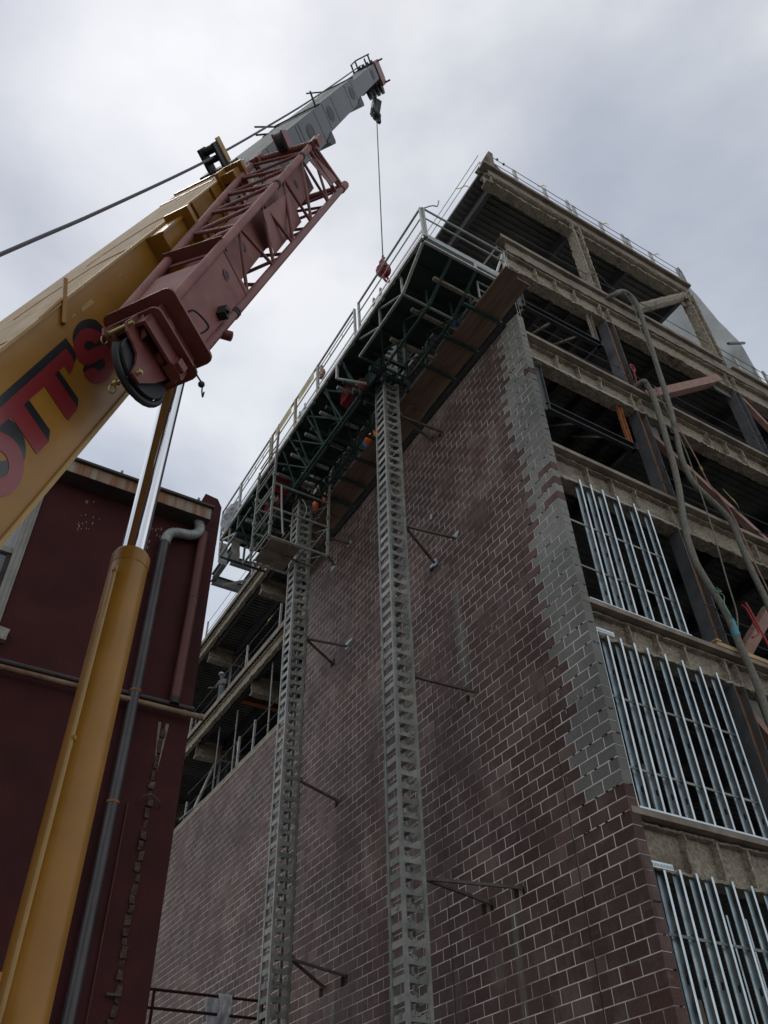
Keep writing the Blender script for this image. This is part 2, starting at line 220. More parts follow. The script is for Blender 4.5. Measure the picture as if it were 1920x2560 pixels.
# ------------------------------------------------------------------ mesh helpers
class MB:
    def __init__(s): s.v = []; s.f = []; s.tone = None; s.mi = None
    def add(s, vs, fs):
        o = len(s.v); s.v += [tuple(v) for v in vs]; s.f += [tuple(i + o for i in f) for f in fs]; return s
    def box(s, x0, x1, y0, y1, z0, z1):
        return s.add([(x0,y0,z0),(x1,y0,z0),(x1,y1,z0),(x0,y1,z0),(x0,y0,z1),(x1,y0,z1),(x1,y1,z1),(x0,y1,z1)],
                     [(0,3,2,1),(4,5,6,7),(0,1,5,4),(1,2,6,5),(2,3,7,6),(3,0,4,7)])
    def bar(s, p, q, w, h=None, side=None):
        p, q = Vector(p), Vector(q); d = (q - p).normalized(); h = w if h is None else h
        ref = Vector(side) if side is not None else (Vector((0,0,1)) if abs(d.z) < 0.9 else Vector((0,1,0)))
        a = d.cross(ref).normalized(); b = a.cross(d).normalized()
        a, b = a*w/2, b*h/2
        return s.add([p-a-b, p+a-b, p+a+b, p-a+b, q-a-b, q+a-b, q+a+b, q-a+b],
                     [(0,1,2,3),(7,6,5,4),(0,4,5,1),(1,5,6,2),(2,6,7,3),(3,7,4,0)])
    def obox(s, c, ax, ay, az):
        c = Vector(c); ax, ay, az = Vector(ax), Vector(ay), Vector(az)
        vs = [c + sx*ax + sy*ay + sz*az for sz in (-1,1) for sx, sy in ((-1,-1),(1,-1),(1,1),(-1,1))]
        return s.add(vs, [(0,3,2,1),(4,5,6,7),(0,1,5,4),(1,2,6,5),(2,3,7,6),(3,0,4,7)])
    def tube(s, pts, r, seg=8, caps=True):
        pts = [Vector(p) for p in pts]; n = len(pts); o = len(s.v)
        rs = r if isinstance(r, (list, tuple)) else [r]*n
        prev = None
        for i, p in enumerate(pts):
            d = (pts[min(i+1, n-1)] - pts[max(i-1, 0)]).normalized()
            if prev is None:
                ref = Vector((0,0,1)) if abs(d.z) < 0.9 else Vector((1,0,0)); a = d.cross(ref).normalized()
            else:
                a = (prev - d*prev.dot(d)).normalized()
            prev = a; b = d.cross(a)
            for k in range(seg):
                t = 2*math.pi*k/seg; s.v.append(tuple(p + (a*math.cos(t) + b*math.sin(t))*rs[i]))
        for i in range(n-1):
            for k in range(seg):
                k2 = (k+1) % seg
                s.f.append((o+i*seg+k, o+i*seg+k2, o+(i+1)*seg+k2, o+(i+1)*seg+k))
        if caps:
            s.f.append(tuple(o+k for k in range(seg))[::-1]); s.f.append(tuple(o+(n-1)*seg+k for k in range(seg)))
        return s
    def prism(s, pts, off):
        pts = [Vector(p) for p in pts]; off = Vector(off); n = len(pts)
        return s.add(pts + [p+off for p in pts], [tuple(range(n))[::-1], tuple(range(n, 2*n))] + [(i, (i+1) % n, n+(i+1) % n, n+i) for i in range(n)])
    def ball(s, c, r, seg=14, rings=9, sq=(1,1,1)):
        c = Vector(c); o = len(s.v)
        for i in range(rings+1):
            th = math.pi*i/rings
            for k in range(seg):
                ph = 2*math.pi*k/seg
                s.v.append((c.x+r*sq[0]*math.sin(th)*math.cos(ph), c.y+r*sq[1]*math.sin(th)*math.sin(ph), c.z+r*sq[2]*math.cos(th)))
        for i in range(rings):
            for k in range(seg):
                k2 = (k+1) % seg
                s.f.append((o+i*seg+k, o+(i+1)*seg+k, o+(i+1)*seg+k2, o+i*seg+k2))
        return s
    def grid(s, P, nu, nv):
        o = len(s.v)
        for i in range(nu+1):
            for j in range(nv+1): s.v.append(tuple(P(i/nu, j/nv)))
        for i in range(nu):
            for j in range(nv):
                a = o+i*(nv+1)+j; s.f.append((a, a+nv+1, a+nv+2, a+1))
        return s
    def mesh(s, name, m, smooth=False):
        me = bpy.data.meshes.new(name); me.from_pydata(s.v, [], s.f)
        if isinstance(m, (list, tuple)):
            for x in m: me.materials.append(x)
            if s.mi: me.polygons.foreach_set('material_index', s.mi)
        else: me.materials.append(m)
        if s.tone:
            a = me.attributes.new('tone', 'FLOAT', 'FACE'); a.data.foreach_set('value', s.tone)
        bm = bmesh.new(); bm.from_mesh(me); bmesh.ops.recalc_face_normals(bm, faces=bm.faces); bm.to_mesh(me); bm.free()
        if smooth:
            me.polygons.foreach_set('use_smooth', [True]*len(me.polygons))
            try: me.set_sharp_from_angle(angle=R(40))
            except Exception: pass
        me.update(); return me
def T(name, label, cat, loc=(0,0,0), group=None):
    o = bpy.data.objects.new(name, None); COL.objects.link(o); o.location = loc; o.empty_display_size = 0.2
    o['label'] = label; o['category'] = cat
    if group: o['group'] = group
    return o
def tag(o, label, cat, group=None, kind=None):
    o['label'] = label
    if cat: o['category'] = cat
    if group: o['group'] = group
    if kind: o['kind'] = kind
    return o
def root_loc(p):
    v = Vector((0,0,0))
    while p is not None: v += Vector(p.location); p = p.parent
    return v
def part(name, mb, m, parent=None, smooth=False, kind=None, label=None):
    me = mb.mesh(name, m, smooth) if isinstance(mb, MB) else mb
    o = bpy.data.objects.new(name, me); COL.objects.link(o)
    if parent is not None:
        o.parent = parent; o.location = -root_loc(parent)
    if kind: o['kind'] = kind
    if label: o['label'] = label
    return o
def inst(name, me, pos, parent, rot=None):
    o = bpy.data.objects.new(name, me); COL.objects.link(o); o.parent = parent
    o.location = Vector(pos) - root_loc(parent)
    if rot: o.rotation_euler = rot
    return o
def V(*a): return Vector(a)

# ================================================================== GROUND
part('ground', MB().box(-400, 400, -400, 400, -0.5, 0.0), M_GROUND)['kind'] = 'structure'

# ================================================================== BLOCK WALLS (plane x = 8.92)
WX, WY, Z0 = 8.92, 8.13, 5.6525
CH, BL, J = 0.2032, 0.4064, 0.0145
YT1, ZT1 = 19.13, 18.70      # tall wall: y range and top
YL1, ZL1 = 34.0, 13.75       # low wall
BT = 0.19
def kz(k): return Z0 + CH*k
K0 = -27
holesR = [(10.77, 6.19), (11.60, 6.22), (11.49, 10.10), (12.36, 13.90), (11.52, 17.75), (11.86, 17.95),
          (16.60, 6.23), (17.57, 6.22), (16.97, 10.01), (17.38, 14.0)]
patches = [(11.40, 14.05), (12.33, 13.92), (16.50, 14.14), (16.40, 17.6), (17.45, 17.5)]
def in_hole(y, z):
    for hy, hz in holesR:
        if abs(y-hy) < 0.16 and abs(z-hz) < 0.105: return True
    return False
def full_blocks(y_lo, y_hi, ztop, first_full_parity=0):
    out = []
    k = K0
    while kz(k) + CH <= ztop + 0.11:
        z = kz(k); y = y_lo; p = (k + first_full_parity) % 2
        first = True
        while y < y_hi - 0.05:
            L = BL if not (first and p) else BL/2
            L = min(L, y_hi - y)
            # pockets left open: cut the block to the side of the hole
            segs = [(y, y+L)]
            yc, zc = y+L/2, z+CH/2
            cut = None
            for hy, hz in holesR:
                if abs(zc-hz) <= CH*0.5 and hy > y-0.1 and hy < y+L+0.1: cut = hy
            if cut is not None:
                segs = [(a, b) for a, b in ((y, min(y+L, cut-0.13)), (max(y, cut+0.13), y+L)) if b-a > 0.06]
            for a, b in segs: out.append((a, b, z, k))
            y += L; first = False
        k += 1
    return out
def grey_at(y, z, k):
    if z < 6.85: return False
    lim = 0.86 + 0.05*math.sin(z*1.3) - 0.008*(z-7)
    return (y - WY) < lim
BROWN_ENDS = {kz_ for kz_ in (34, 36, 38, 53)}
unit_meshes = {}
def block_mesh(L, m, cnr=False):
    key = (round(L, 3), m.name, cnr)
    if key not in unit_meshes:
        c = 0.003; h = CH-J; l = L-(J/2 if cnr else J); d = BT if cnr else 0.10
        b = MB(); b.add([(c,0,0),(c,l,0),(c,l,h),(c,0,h),(0,c,c),(0,l-c,c),(0,l-c,h-c),(0,c,h-c),(d,0,0),(d,l,0),(d,l,h),(d,0,h)],
            [(4,5,6,7),(0,1,5,4),(1,2,6,5),(2,3,7,6),(3,0,4,7),(0,8,9,1),(1,9,10,2),(2,10,11,3),(3,11,8,0),(8,11,10,9)])
        unit_meshes[key] = b.mesh('block', m)
    return unit_meshes[key]
def build_wall(name, label, blocks, y_lo, y_hi, zt, ends):
    w = T(name, label, 'wall', (WX, (y_lo+y_hi)/2, 0))
    # mortar bed: one box per run of blocks so the open pockets stay open
    rows = {}
    for a, b, z, k in blocks: rows.setdefault(k, []).append((a, b, z))
    mb = MB()
    for k, L in rows.items():
        L.sort(); cur = list(L[0])
        for a, b, z in L[1:]:
            if a - cur[1] < 0.02: cur[1] = b
            else: mb.box(WX+0.0022, WX+BT-0.006, cur[0]+0.008, cur[1]-0.004, cur[2]-J/2, cur[2]+CH-J/2); cur = [a, b, z]
        mb.box(WX+0.0022, WX+BT-0.006, cur[0]+0.008, cur[1]-0.004, cur[2]-J/2, cur[2]+CH-J/2)
    part('mortar_bed', mb, M_MORTAR, w, kind='stuff')
    def d2(t):
        a, b, z, k = t; p = V(WX, (a+b)/2, z) - CAM; vis = p.dot(cf_); 
        if vis < 1: return 1e9
        sx = 960 + FPX*p.dot(cr_)/vis; sy = 1280 - FPX*p.dot(cu_)/vis
        return vis + (1e4 if not (-20 < sx < 1940 and -20 < sy < 2580) else 0)
    blocks = sorted(blocks, key=d2)
    for nm_, L in (('block', blocks[:300]),):
        for a, b, z, k in L:
            cnr = ends and a < y_lo+0.01
            gy = grey_at((a+b)/2, z, k) if ends else False
            if ends and k in BROWN_ENDS and a < y_lo+0.01: gy = False
            o = inst('block', block_mesh(b-a, M_GREY if gy else M_BROWN, cnr), (WX + random.uniform(-0.002, 0.001), a if cnr else a+J/2, z), w)
            o.color = (tone(), 0, 0, 1)
    for m, flag in ((M_BROWN, False), (M_GREY, True)):
        mb = MB(); mb.tone = []
        for a, b, z, k in blocks[300:]:
            gy = grey_at((a+b)/2, z, k) if ends else False
            if ends and k in BROWN_ENDS and a < y_lo+0.01: gy = False
            if gy != flag: continue
            x = WX + random.uniform(-0.002, 0.001)
            cnr = ends and a < y_lo+0.01
            mb.box(x, x+(BT if cnr else 0.09), a if cnr else a+J/2, b-J/2, z, z+CH-J); t = tone(); mb.tone += [t]*6
        if mb.v:
            o = part('blockwork', mb, m, w, kind='stuff'); o.color = (0, 0, 0, 1)
    return w
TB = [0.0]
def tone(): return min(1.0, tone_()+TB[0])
def tone_():
    r = random.random()
    if r < 0.66: return random.uniform(0.0, 0.20)
    if r < 0.92: return random.uniform(0.15, 0.42)
    return random.uniform(0.4, 0.85)
tall = build_wall('block_wall', 'tall brown masonry block wall with toothed grey block corner', full_blocks(WY, YT1, ZT1), WY, YT1, ZT1, True)
TB[0] = 0.16  # low wall catches more sky: that light is put into its block tone
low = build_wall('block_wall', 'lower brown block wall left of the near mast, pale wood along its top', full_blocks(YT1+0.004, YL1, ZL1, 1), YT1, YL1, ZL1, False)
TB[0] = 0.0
part('plate', MB().box(WX-0.01, WX+0.16, YT1+0.05, YL1, ZL1+0.012, ZL1+0.05), M_TANBEAD, low)
for y0 in (9.36, 12.76):
    part('control_joint', MB().box(WX-0.0045, WX+0.03, y0-0.008, y0+0.008, 0.0, 18.6 if y0 < 10 else 17.0), M_BDARK, tall)
# anchor stubs: short wire ties left in the joints
mb = MB()
for i in range(190):
    k = random.randrange(4, 62) // 2 * 2; z = kz(k) - 0.004; y = WY + random.choice((0.10, 0.46, 0.86, random.uniform(0.05, 1.0)))
    for dy in (0, 0.03): mb.box(WX-0.016, WX+0.004, y+dy, y+dy+0.014, z-0.016, z)
for i in range(46):
    k = random.randrange(-8, 62) // 2 * 2; z = kz(k)-0.004; xx = WX+random.choice((0.05, 0.09, 0.13))
    for dx in (0, 0.026): mb.box(xx+dx, xx+dx+0.012, WY-0.014, WY+0.004, z-0.014, z)
part('wire_tie', mb, M_BDARK, tall, kind='stuff')
# chalk ticks and crosses
mb = MB(); mg = MB()
for i in range(34):
    y = WY + random.uniform(0.1, 5.0)**1.0; z = random.uniform(8.3, 17.4)
    b = mg if (i % 9 == 0) else mb
    if i % 2:
        b.bar((WX-0.004, y-0.035, z-0.025), (WX-0.004, y+0.035, z+0.025), 0.006, 0.010, (1,0,0)); b.bar((WX-0.004, y-0.015, z+0.035), (WX-0.004, y+0.015, z-0.035), 0.006, 0.010, (1,0,0))
    else:
        b.bar((WX-0.004, y, z-0.04), (WX-0.004, y+0.012, z+0.045), 0.006, 0.012, (1,0,0))
part('chalk_mark', mb, M_CHALK, tall, kind='stuff'); part('chalk_mark', mg, M_CHALKG, tall, kind='stuff')
part('paper_tag', MB().box(WX-0.006, WX+0.002, 12.25, 12.33, 15.32, 15.47), M_CHALK, tall)
for y, z in patches:
    mb = MB()
    for i in range(5):
        dy, dz = random.uniform(-.16, .14), random.uniform(-.09, .09)
        mb.box(WX-0.012-0.002*i, WX+0.01, y+dy-0.07, y+dy+0.07, z+dz-0.035, z+dz+0.035)
    part('foam_patch', mb, M_FOAM, tall)

# ================================================================== STEEL BUILDING
bld = T('unfinished_building', 'unfinished steel framed building with open floors and sprayed beige beams', 'building', (20, 20, 0))
LV = [6.53, 10.26, 14.24, 18.11, 22.56, 27.03]
LB = [5.75, 9.59, 13.41, 17.32, 21.20, 26.08]
COLX = [12.65, 17.72, 22.8, 27.9]
FY0, FY1, FYW = 8.25, 8.56, 8.40
def rn(p, s, a): return a*noise.noise(Vector(p)*s)
def rough_box(x0, x1, y0, y1, z0, z1, step=0.07, amp=0.018):
    amp *= 1.45
    """box with a lumpy sprayed-on skin"""
    b = MB(); nx, ny, nz = [max(1, int(round(d/step))) for d in (x1-x0, y1-y0, z1-z0)]
    nx = min(nx, 160); 
    def j(p):
        p = Vector(p); o = Vector((noise.noise(p*7.3), noise.noise(p*7.3+V(9,3,5)), noise.noise(p*7.3+V(2,7,1)))) + 0.7*Vector((noise.noise(p*19), noise.noise(p*19+V(4,4,4)), noise.noise(p*19+V(8,1,6))))
        return p + o*amp
    L = lambda a, c, t: a+(c-a)*t
    b.grid(lambda u, v: j((L(x0,x1,u), y0, L(z0,z1,v))), nx, nz); b.grid(lambda u, v: j((L(x0,x1,u), y1, L(z0,z1,v))), nx, nz)
    b.grid(lambda u, v: j((L(x0,x1,u), L(y0,y1,v), z0)), nx, ny); b.grid(lambda u, v: j((L(x0,x1,u), L(y0,y1,v), z1)), nx, ny)
    b.grid(lambda u, v: j((x0, L(y0,y1,u), L(z0,z1,v))), ny, nz); b.grid(lambda u, v: j((x1, L(y0,y1,u), L(z0,z1,v))), ny, nz)
    return b
def merge(dst, src): dst.add(src.v, src.f); return dst
for i, (zt, zb) in enumerate(zip(LV, LB)):
    x0, x1 = (9.02 if i in (4, 5) else 8.965), (17.87 if i == 5 else 30.0)
    runs = [(x0, x1)]
    if i == 4: runs = [(x0, 17.57), (17.98, x1)]
    for a, b in runs:
        sh = MB()
        lip = 0.10 if i < 4 else 0.13
        sh.box(a, b, WY-0.004, WY+0.012, zt-lip, zt)
        sh.box(a, b, WY+0.013, WY+0.30, zt-lip-0.002, zt-lip+0.012)
        part('shelf_plate', sh, M_SHELF, bld)
    xb0 = 9.13
    ztop = zt - 0.13
    if i == 4: ztop = 21.98
    if i == 5: ztop = 26.55
    if i == 4: 
        part('edge_angle', rough_box(xb0+0.12, x1, WY+0.10, WY+0.16, 22.02, 22.42, 0.1, 0.012), M_SHELF, bld)
    if i == 5:
        part('edge_angle', MB().box(9.26, x1-.05, WY+0.12, WY+0.16, 26.56, 26.88), M_SHELF, bld)
    eb = MB()
    xe = min(x1, 18.6)
    merge(eb, rough_box(xb0, xe, FYW-0.02, FYW+0.02, zb+0.03, ztop-0.03, 0.07, 0.016))
    merge(eb, rough_box(xb0, xe, FY0, FY1, zb-0.02, zb+0.035, 0.07, 0.020))
    merge(eb, rough_box(xb0, xe, FY0+.02, FY1, ztop-0.035, ztop+0.0, 0.07, 0.012))
    if xe < x1:
        eb.box(xe, x1, FYW-0.02, FYW+0.02, zb+0.03, ztop-0.03).box(xe, x1, FY0, FY1, zb-0.02, zb+0.035).box(xe, x1, FY0, FY1, ztop-0.04, ztop)
    beam = part('edge_beam', eb, M_FIRE, bld)
    st = [10.1, 10.78, 11.46, 12.49, 12.80]
    allst = st + [s + 5.07 for s in st]
    if i == 4: allst = [10.2, 10.88, 11.56, 12.49, 12.80, 17.56, 17.87]
    if i == 5: allst = [9.34, 12.49, 12.80, 17.56, 17.80]
    if i == 0: allst = [10.06, 10.73, 11.4, 12.1, 12.8]
    for s in allst:
        if s < x1: part('stiffener', rough_box(s-0.018, s+0.018, FY0+0.01, FYW-0.02, zb+0.03, ztop-0.03, 0.06, 0.016), M_FIRE, beam)
    # pale strip along the front flange edge
    if i in (2, 3): part('flange_edge', MB().box(9.3, 12.35, FY0-0.028, FY0-0.022, zb-0.022, zb+0.012), M_GALV2, beam)
# columns
for ci, cx in enumerate(COLX):
    for i in range(6):
        z0 = 0 if i == 0 else LV[i-1]; z1 = LB[i] - 0.03
        if i == 5 and ci > 1: continue
        fp = (i == 5)
        m = M_FIRE if fp else M_COLUMN
        c = MB()
        if fp:
            merge(c, rough_box(cx-0.17, cx-0.10, FY0-.02, FY1, z0, LB[5]+.4, 0.08, 0.02)); merge(c, rough_box(cx+0.12, cx+0.18, FY0-.02, FY1, z0, LB[5]+.4, 0.08, 0.02)); merge(c, rough_box(cx-0.12, cx+0.13, FYW-.03, FYW+.03, z0, LB[5]+.4, 0.08, 0.01))
        else:
            c.box(cx-0.155, cx-0.135, FY0, FY1, z0, z1).box(cx+0.135, cx+0.155, FY0, FY1, z0, z1)
        o = part('column', c, m, bld)
        if not fp: part('web', MB().box(cx-0.135, cx+0.135, FYW-0.008, FYW+0.008, z0, z1), M_RUST if ci == 0 else M_COLUMN, o)
        if ci < 2 and not fp:   # cable clamp bands round the column
            for zz in (z0+0.55, z0+1.1):
                part('band', MB().tube([(cx-0.17, FY0-.012, zz), (cx, FY0-.02, zz+.03), (cx+.17, FY0-.012, zz)], 0.012, 6), M_CABLE, o)
# interior columns
for y in (16.0, 24.0, 30.0, 36.0):
    for cx in (10.6, 14.5, 20.0, 26.0):
        if cx < 11 and y < 20: continue
        part('column', MB().box(cx-.15, cx-.13, y-.15, y+.15, 0, 22.4).box(cx+.13, cx+.15, y-.15, y+.15, 0, 22.4).box(cx-.13, cx+.13, y-.01, y+.01, 0, 22.4), M_COLUMN, bld)
# floor decks: corrugated metal, ribs along x, concrete on top
def deck(x0, x1, y0, y1, zt, period=0.20):
    b = MB(); n = int((y1-y0)/period); zl, zh = zt-0.185, zt-0.125
    prof = []
    for k in range(n):
        y = y0 + k*period
        prof += [(y, zh), (y+period*.42, zh), (y+period*.5, zl), (y+period*.92, zl)]
    prof.append((y0+n*period, zh)); m = len(prof)
    b.add([(x0, y, z) for y, z in prof] + [(x1, y, z) for y, z in prof], [(k, k+1, m+k+1, m+k) for k in range(m-1)])
    part('floor_deck', b, M_DECK, bld)
    part('slab', MB().box(x0, x1, y0, y1, zt-0.12, zt-0.004), M_SLAB, bld)
for i, zt in enumerate(LV[:5]): deck(9.14, 30.0, WY+0.32, 42.0, zt)
deck(9.14, 17.85, WY+0.32, 20.0, LV[5])
# joists under the decks (along y)
for i in range(1, 6):
    zt = LV[i] - 0.205
    xs = [10.6, 14.4, 16.1, 19.2, 21.0, 24.0, 27.0] if i != 5 else [9.55, 12.65, 15.2, 17.6]
    if i in (3, 4): xs = [9.55, 10.55, 11.35, 12.1, 12.9, 13.6, 15.6, 19.2, 21.0, 24.0, 27.0]
    for x in xs:
        d = 0.32 if i != 5 else 0.5
        b = MB().box(x-.07, x+.07, 8.6, 30.8 if i != 5 else 20, zt-.012, zt).box(x-.006, x+.006, 8.6, 30.8 if i != 5 else 20, zt-d, zt-.012).box(x-.07, x+.07, 8.6, 30.8 if i != 5 else 20, zt-d-.012, zt-d)
        part('joist', b, M_BLACK if i in (2, 3) else M_COLUMN, bld)
# side edge beams (along y) and cross beams at the far end
for i in (2, 3, 4):
    zt = LV[i]; zb = zt - 0.62
    b = MB(); 
    seg = [(19.2, 31.2), (31.2, 42.0)]
    for a, c in seg:
        f = lambda B: B
        yb = MB()
        def swap(mb): mb.v = [(9.22 + (v[1]), v[0], v[2]) for v in mb.v]; return mb
        merge(yb, swap(rough_box(a, c, 0.0, 0.16, zb-.02, zb+.04, 0.10, 0.02)))
        merge(yb, swap(rough_box(a, c, 0.06, 0.10, zb+.04, zt-.24, 0.10, 0.014)))
        merge(yb, swap(rough_box(a, c, 0.0, 0.30, zt-.26, zt-.21, 0.10, 0.01)))
        part('side_beam', yb, M_FIRE, bld)
    part('shelf_plate', MB().box(9.12, 9.138, 19.2, 42.0, zt-.2, zt), M_SHELF, bld)
for yy, levels in ((30.0, (2, 3, 4)), (24.6, (2, 3, 4)), (36.0, (2, 3, 4))):
    for i in levels:
        zt = LV[i] - 0.42
        part('cross_beam', merge(merge(rough_box(9.4, 16.5, yy-.02, yy+.02, zt-.62, zt, .12, .014), rough_box(9.4, 16.5, yy-.16, yy+.16, zt-.68, zt-.62, .12, .018)), rough_box(9.4, 16.5, yy-.16, yy+.16, zt-.05, zt, .12, .014)), M_FIRE, bld)
# open top framing at the far end (sky shows through)
for p, q, w, h in (((9.45, 20.0, 26.75), (9.45, 31.2, 26.75), .22, .45), ((9.4, 28.75, 26.1), (17.5, 28.75, 26.1), .2, .4), ((9.4, 24.2, 26.7), (17.5, 24.2, 26.7), .2, .4),
                   ((10.9, 24.2, 26.72), (10.9, 31.0, 26.72), .16, .3), ((12.3, 24.2, 26.72), (12.3, 28.7, 26.5), .16, .3), ((9.4, 31.1, 26.6), (17.5, 31.1, 26.6), .22, .45)):
    d = Vector(q)-Vector(p)
    b = MB(); up = V(0,0,1)
    b.bar(V(*p)+up*h/2, V(*q)+up*h/2, w, .025); b.bar(V(*p)-up*h/2, V(*q)-up*h/2, w, .025); b.bar(p, q, .02, h-.03)
    part('roof_beam', b, M_COLUMN, bld)
part('brace', MB().bar((9.6, 30.0, 25.6), (11.4, 30.0, 26.7), .1, .1), M_SHELF, bld)
for x, y in ((12.3, 28.75),):
    part('column', MB().box(x-.13, x+.13, y-.012, y+.012, 22.5, 26.5).box(x-.14, x-.12, y-.13, y+.13, 22.5, 26.5).box(x+.12, x+.14, y-.13, y+.13, 22.5, 26.5), M_COLUMN, bld)
part('roof_deck_panel', MB().box(10.0, 16.0, 19.9, 23.6, 26.9, 26.96), M_DECK, bld)
# added walls deep inside, put in to block light and keep the floors dark
part('light_block_wall', MB().box(11.0, 29.6, 19.0, 19.2, 0, 22.3), M_SLAB, bld)
part('light_block_wall', MB().box(29.7, 29.9, 8.7, 41.7, 0, 22.3), M_SLAB, bld)
part('light_block_wall', MB().box(9.4, 29.6, 41.8, 42.0, 0, 22.3), M_SLAB, bld)
part('light_block_wall', MB().box(17.0, 17.2, 8.9, 20.0, 22.6, 26.7).box(9.3, 17.0, 19.8, 19.95, 22.6, 26.7), M_SLAB, bld) if False else None
# hanging black steel lintel frames on levels 3 and 4
for zc, ztop in ((15.75, 17.30), (19.77, 21.18)):
    fr = T('lintel_frame', 'black steel lintel frame hung under the %s floor beam behind the grey corner' % ('fifth' if zc > 18 else 'fourth'), 'steel frame', (10.8, 8.43, zc))
    b = MB(); b.box(9.5, 12.1, 8.43, 8.445, zc-.02, zc+.22).box(9.5, 12.1, 8.34, 8.43, zc-.02, zc-.005).box(9.5, 12.1, 8.34, 8.43, zc+.205, zc+.22)
    part('channel', b, M_BLACK, fr)
    part('return_angle', MB().box(12.1, 12.115, 8.30, 9.6, zc-.02, zc+.20).box(12.02, 12.1, 8.3, 9.6, zc-.02, zc-.006), M_BLACK, fr)
    part('hanger', MB().box(11.92, 12.06, 8.40, 8.42, zc+.22, ztop).box(12.045, 12.06, 8.34, 8.40, zc+.22, ztop).box(11.92, 11.935, 8.34, 8.40, zc+.22, ztop), M_SHELF if zc > 18 else M_RUST, fr)
    part('hanger', MB().box(9.42, 9.56, 8.40, 8.42, zc-.02, ztop).box(9.545, 9.56, 8.34, 8.40, zc-.02, ztop), M_COLUMN, fr)
    for k in range(3): part('knee', MB().bar((9.7+k*.9, 8.44, zc+.2), (10.4+k*.75, 9.9, ztop+.3), .07, .05), M_SHELF, fr)
# ================================================================== METAL STUD FRAMES in the right-hand facade
SY = WY + 0.02
def stud_mesh(h):
    b = MB(); t = 0.004; w = 0.042; d = 0.150
    b.box(0, w, 0, t, 0, h)                     # front flange
    b.box(w-t, w, t, d-t, 0, h)                 # web, on the right
    b.box(0, w, d-t, d, 0, h)                   # back flange
    b.box(0, t, t, 0.014, 0, h).box(0, t, d-0.014, d-t, 0, h)   # lips
    me = b.mesh('stud', M_STUD); return me
def hole_mesh(): return MB().box(-0.006, 0.0, -0.015, 0.015, -0.045, 0.045).mesh('punch_hole', M_BDARK)
HOLE = hole_mesh()
def stud_bay(label, xs, z0, z1, brz, extra_back=()):
    t = T('stud_frame', label, 'stud frame', (sum(xs)/len(xs), SY, z0), 'galvanized stud frames set into the facade')
    me = stud_mesh(z1-z0)
    for x in xs:
        s = inst('stud', me, (x-0.036, SY, z0), t)
        for k in range(int((z1-z0)/1.0)):
            inst('punch_hole', HOLE, (x+0.0015, SY+0.075, z0+0.35+k*1.0), s)
    xa, xb = 9.16, xs[-1]+0.08
    part('bottom_track', MB().box(xa, xb, SY, SY+.152, z0-.006, z0-.002).box(xa, xb, SY-.003, SY, z0, z0+.03).box(xa, xb, SY+.152, SY+.155, z0, z0+.05), M_STUD, t)
    for bz in brz:
        part('bridging', MB().box(xa-.02, xb, SY+.055, SY+.057, bz, bz+.038).box(xa-.02, xb, SY+.057, SY+.072, bz, bz+.002), M_GALV, t)
        for x in xs: part('clip', MB().box(x-.03, x-.002, SY+.07, SY+.075, bz-.02, bz+.07), M_COLUMN, t)
    return t
b1 = stud_bay('six stud galvanized frame in the uppermost filled bay beside grey blocks', [9.68, 9.97, 10.28, 10.69, 11.14, 11.54], 10.27, 13.42, (12.16, 11.05))
b2 = stud_bay('eight stud galvanized frame in the middle bay, beside grey blocks and an orange rusted column', [9.38, 9.68, 9.99, 10.29, 10.71, 11.13, 11.56, 11.98], 6.54, 9.60, (8.38, 7.18))
b3 = stud_bay('lowest galvanized stud frame beside brown blocks, under the lowest beam', [9.36, 9.67, 9.99, 10.30, 10.71, 11.11, 11.52, 11.93], 2.0, 5.75, (4.86, 3.3))
# jamb angle beside the block end and short slotted top tracks
for z0, z1, tr in ((6.54, 9.62, 9.60), (2.0, 5.77, 5.735)):
    par = b2 if z0 > 5 else b3
    part('jamb_trim', MB().box(WX+BT+.002, WX+BT+.012, SY-.02, SY+.15, z0, z1), M_STUD if z0 > 5 else M_COLUMN, par)
    m = MB().box(9.115, 9.52, SY-.012, SY-.006, tr-.03, tr+.055)
    part('slotted_track', m, M_STUD, par)
    sl = MB()
    for k in range(14): sl.box(9.125+k*.028, 9.137+k*.028, SY-.0135, SY-.0125, tr-.018, tr+.03)
    part('slot', sl, M_SHELF, par)
# short cripple pieces standing behind the upper studs
for xs, zz in (([9.55, 9.85, 10.2, 10.6, 10.95, 11.3, 11.6], 10.28),):
    m = MB().box(9.3, 11.9, SY+.6, SY+.604, zz+.16, zz+.22)
    for x in xs: m.box(x, x+.04, SY+.6, SY+.605, zz, zz+.16)
    part('back_track', m, M_STUD, b1)
# second row of studs further in
for x in (10.02, 10.55, 11.0, 11.45): part('inner_stud', MB().box(x, x+.04, SY+.62, SY+.625, 2.0 if x < 10.6 else 6.54, 5.5 if x < 10.6 else 9.3), M_STUD, b3 if x < 10.6 else b2)
for x in (10.92, 11.32): part('inner_stud', MB().box(x, x+.035, SY+.45, SY+.455, 2.0, 5.45), M_STUD, b3)
# dim clutter inside the floors
for i, (x, y, z0, z1, m) in enumerate(((10.75, 9.6, 6.55, 8.2, M_LUMBER), (11.6, 9.9, 6.55, 8.6, M_SLAB), (10.2, 9.4, 2.2, 5.3, M_SHELF), (11.0, 9.5, 2.2, 4.6, M_SHELF))):
    tag(part('scaffold_plank', MB().bar((x, y, z0), (x+.12, y+.2, z1), .16, .05), m),
        ('pale plank leaning behind the middle studs', 'grey board leaning behind the right end of the middle studs', 'brown post standing behind the lowest studs', 'short brown board standing behind the lowest studs')[i], 'plank')
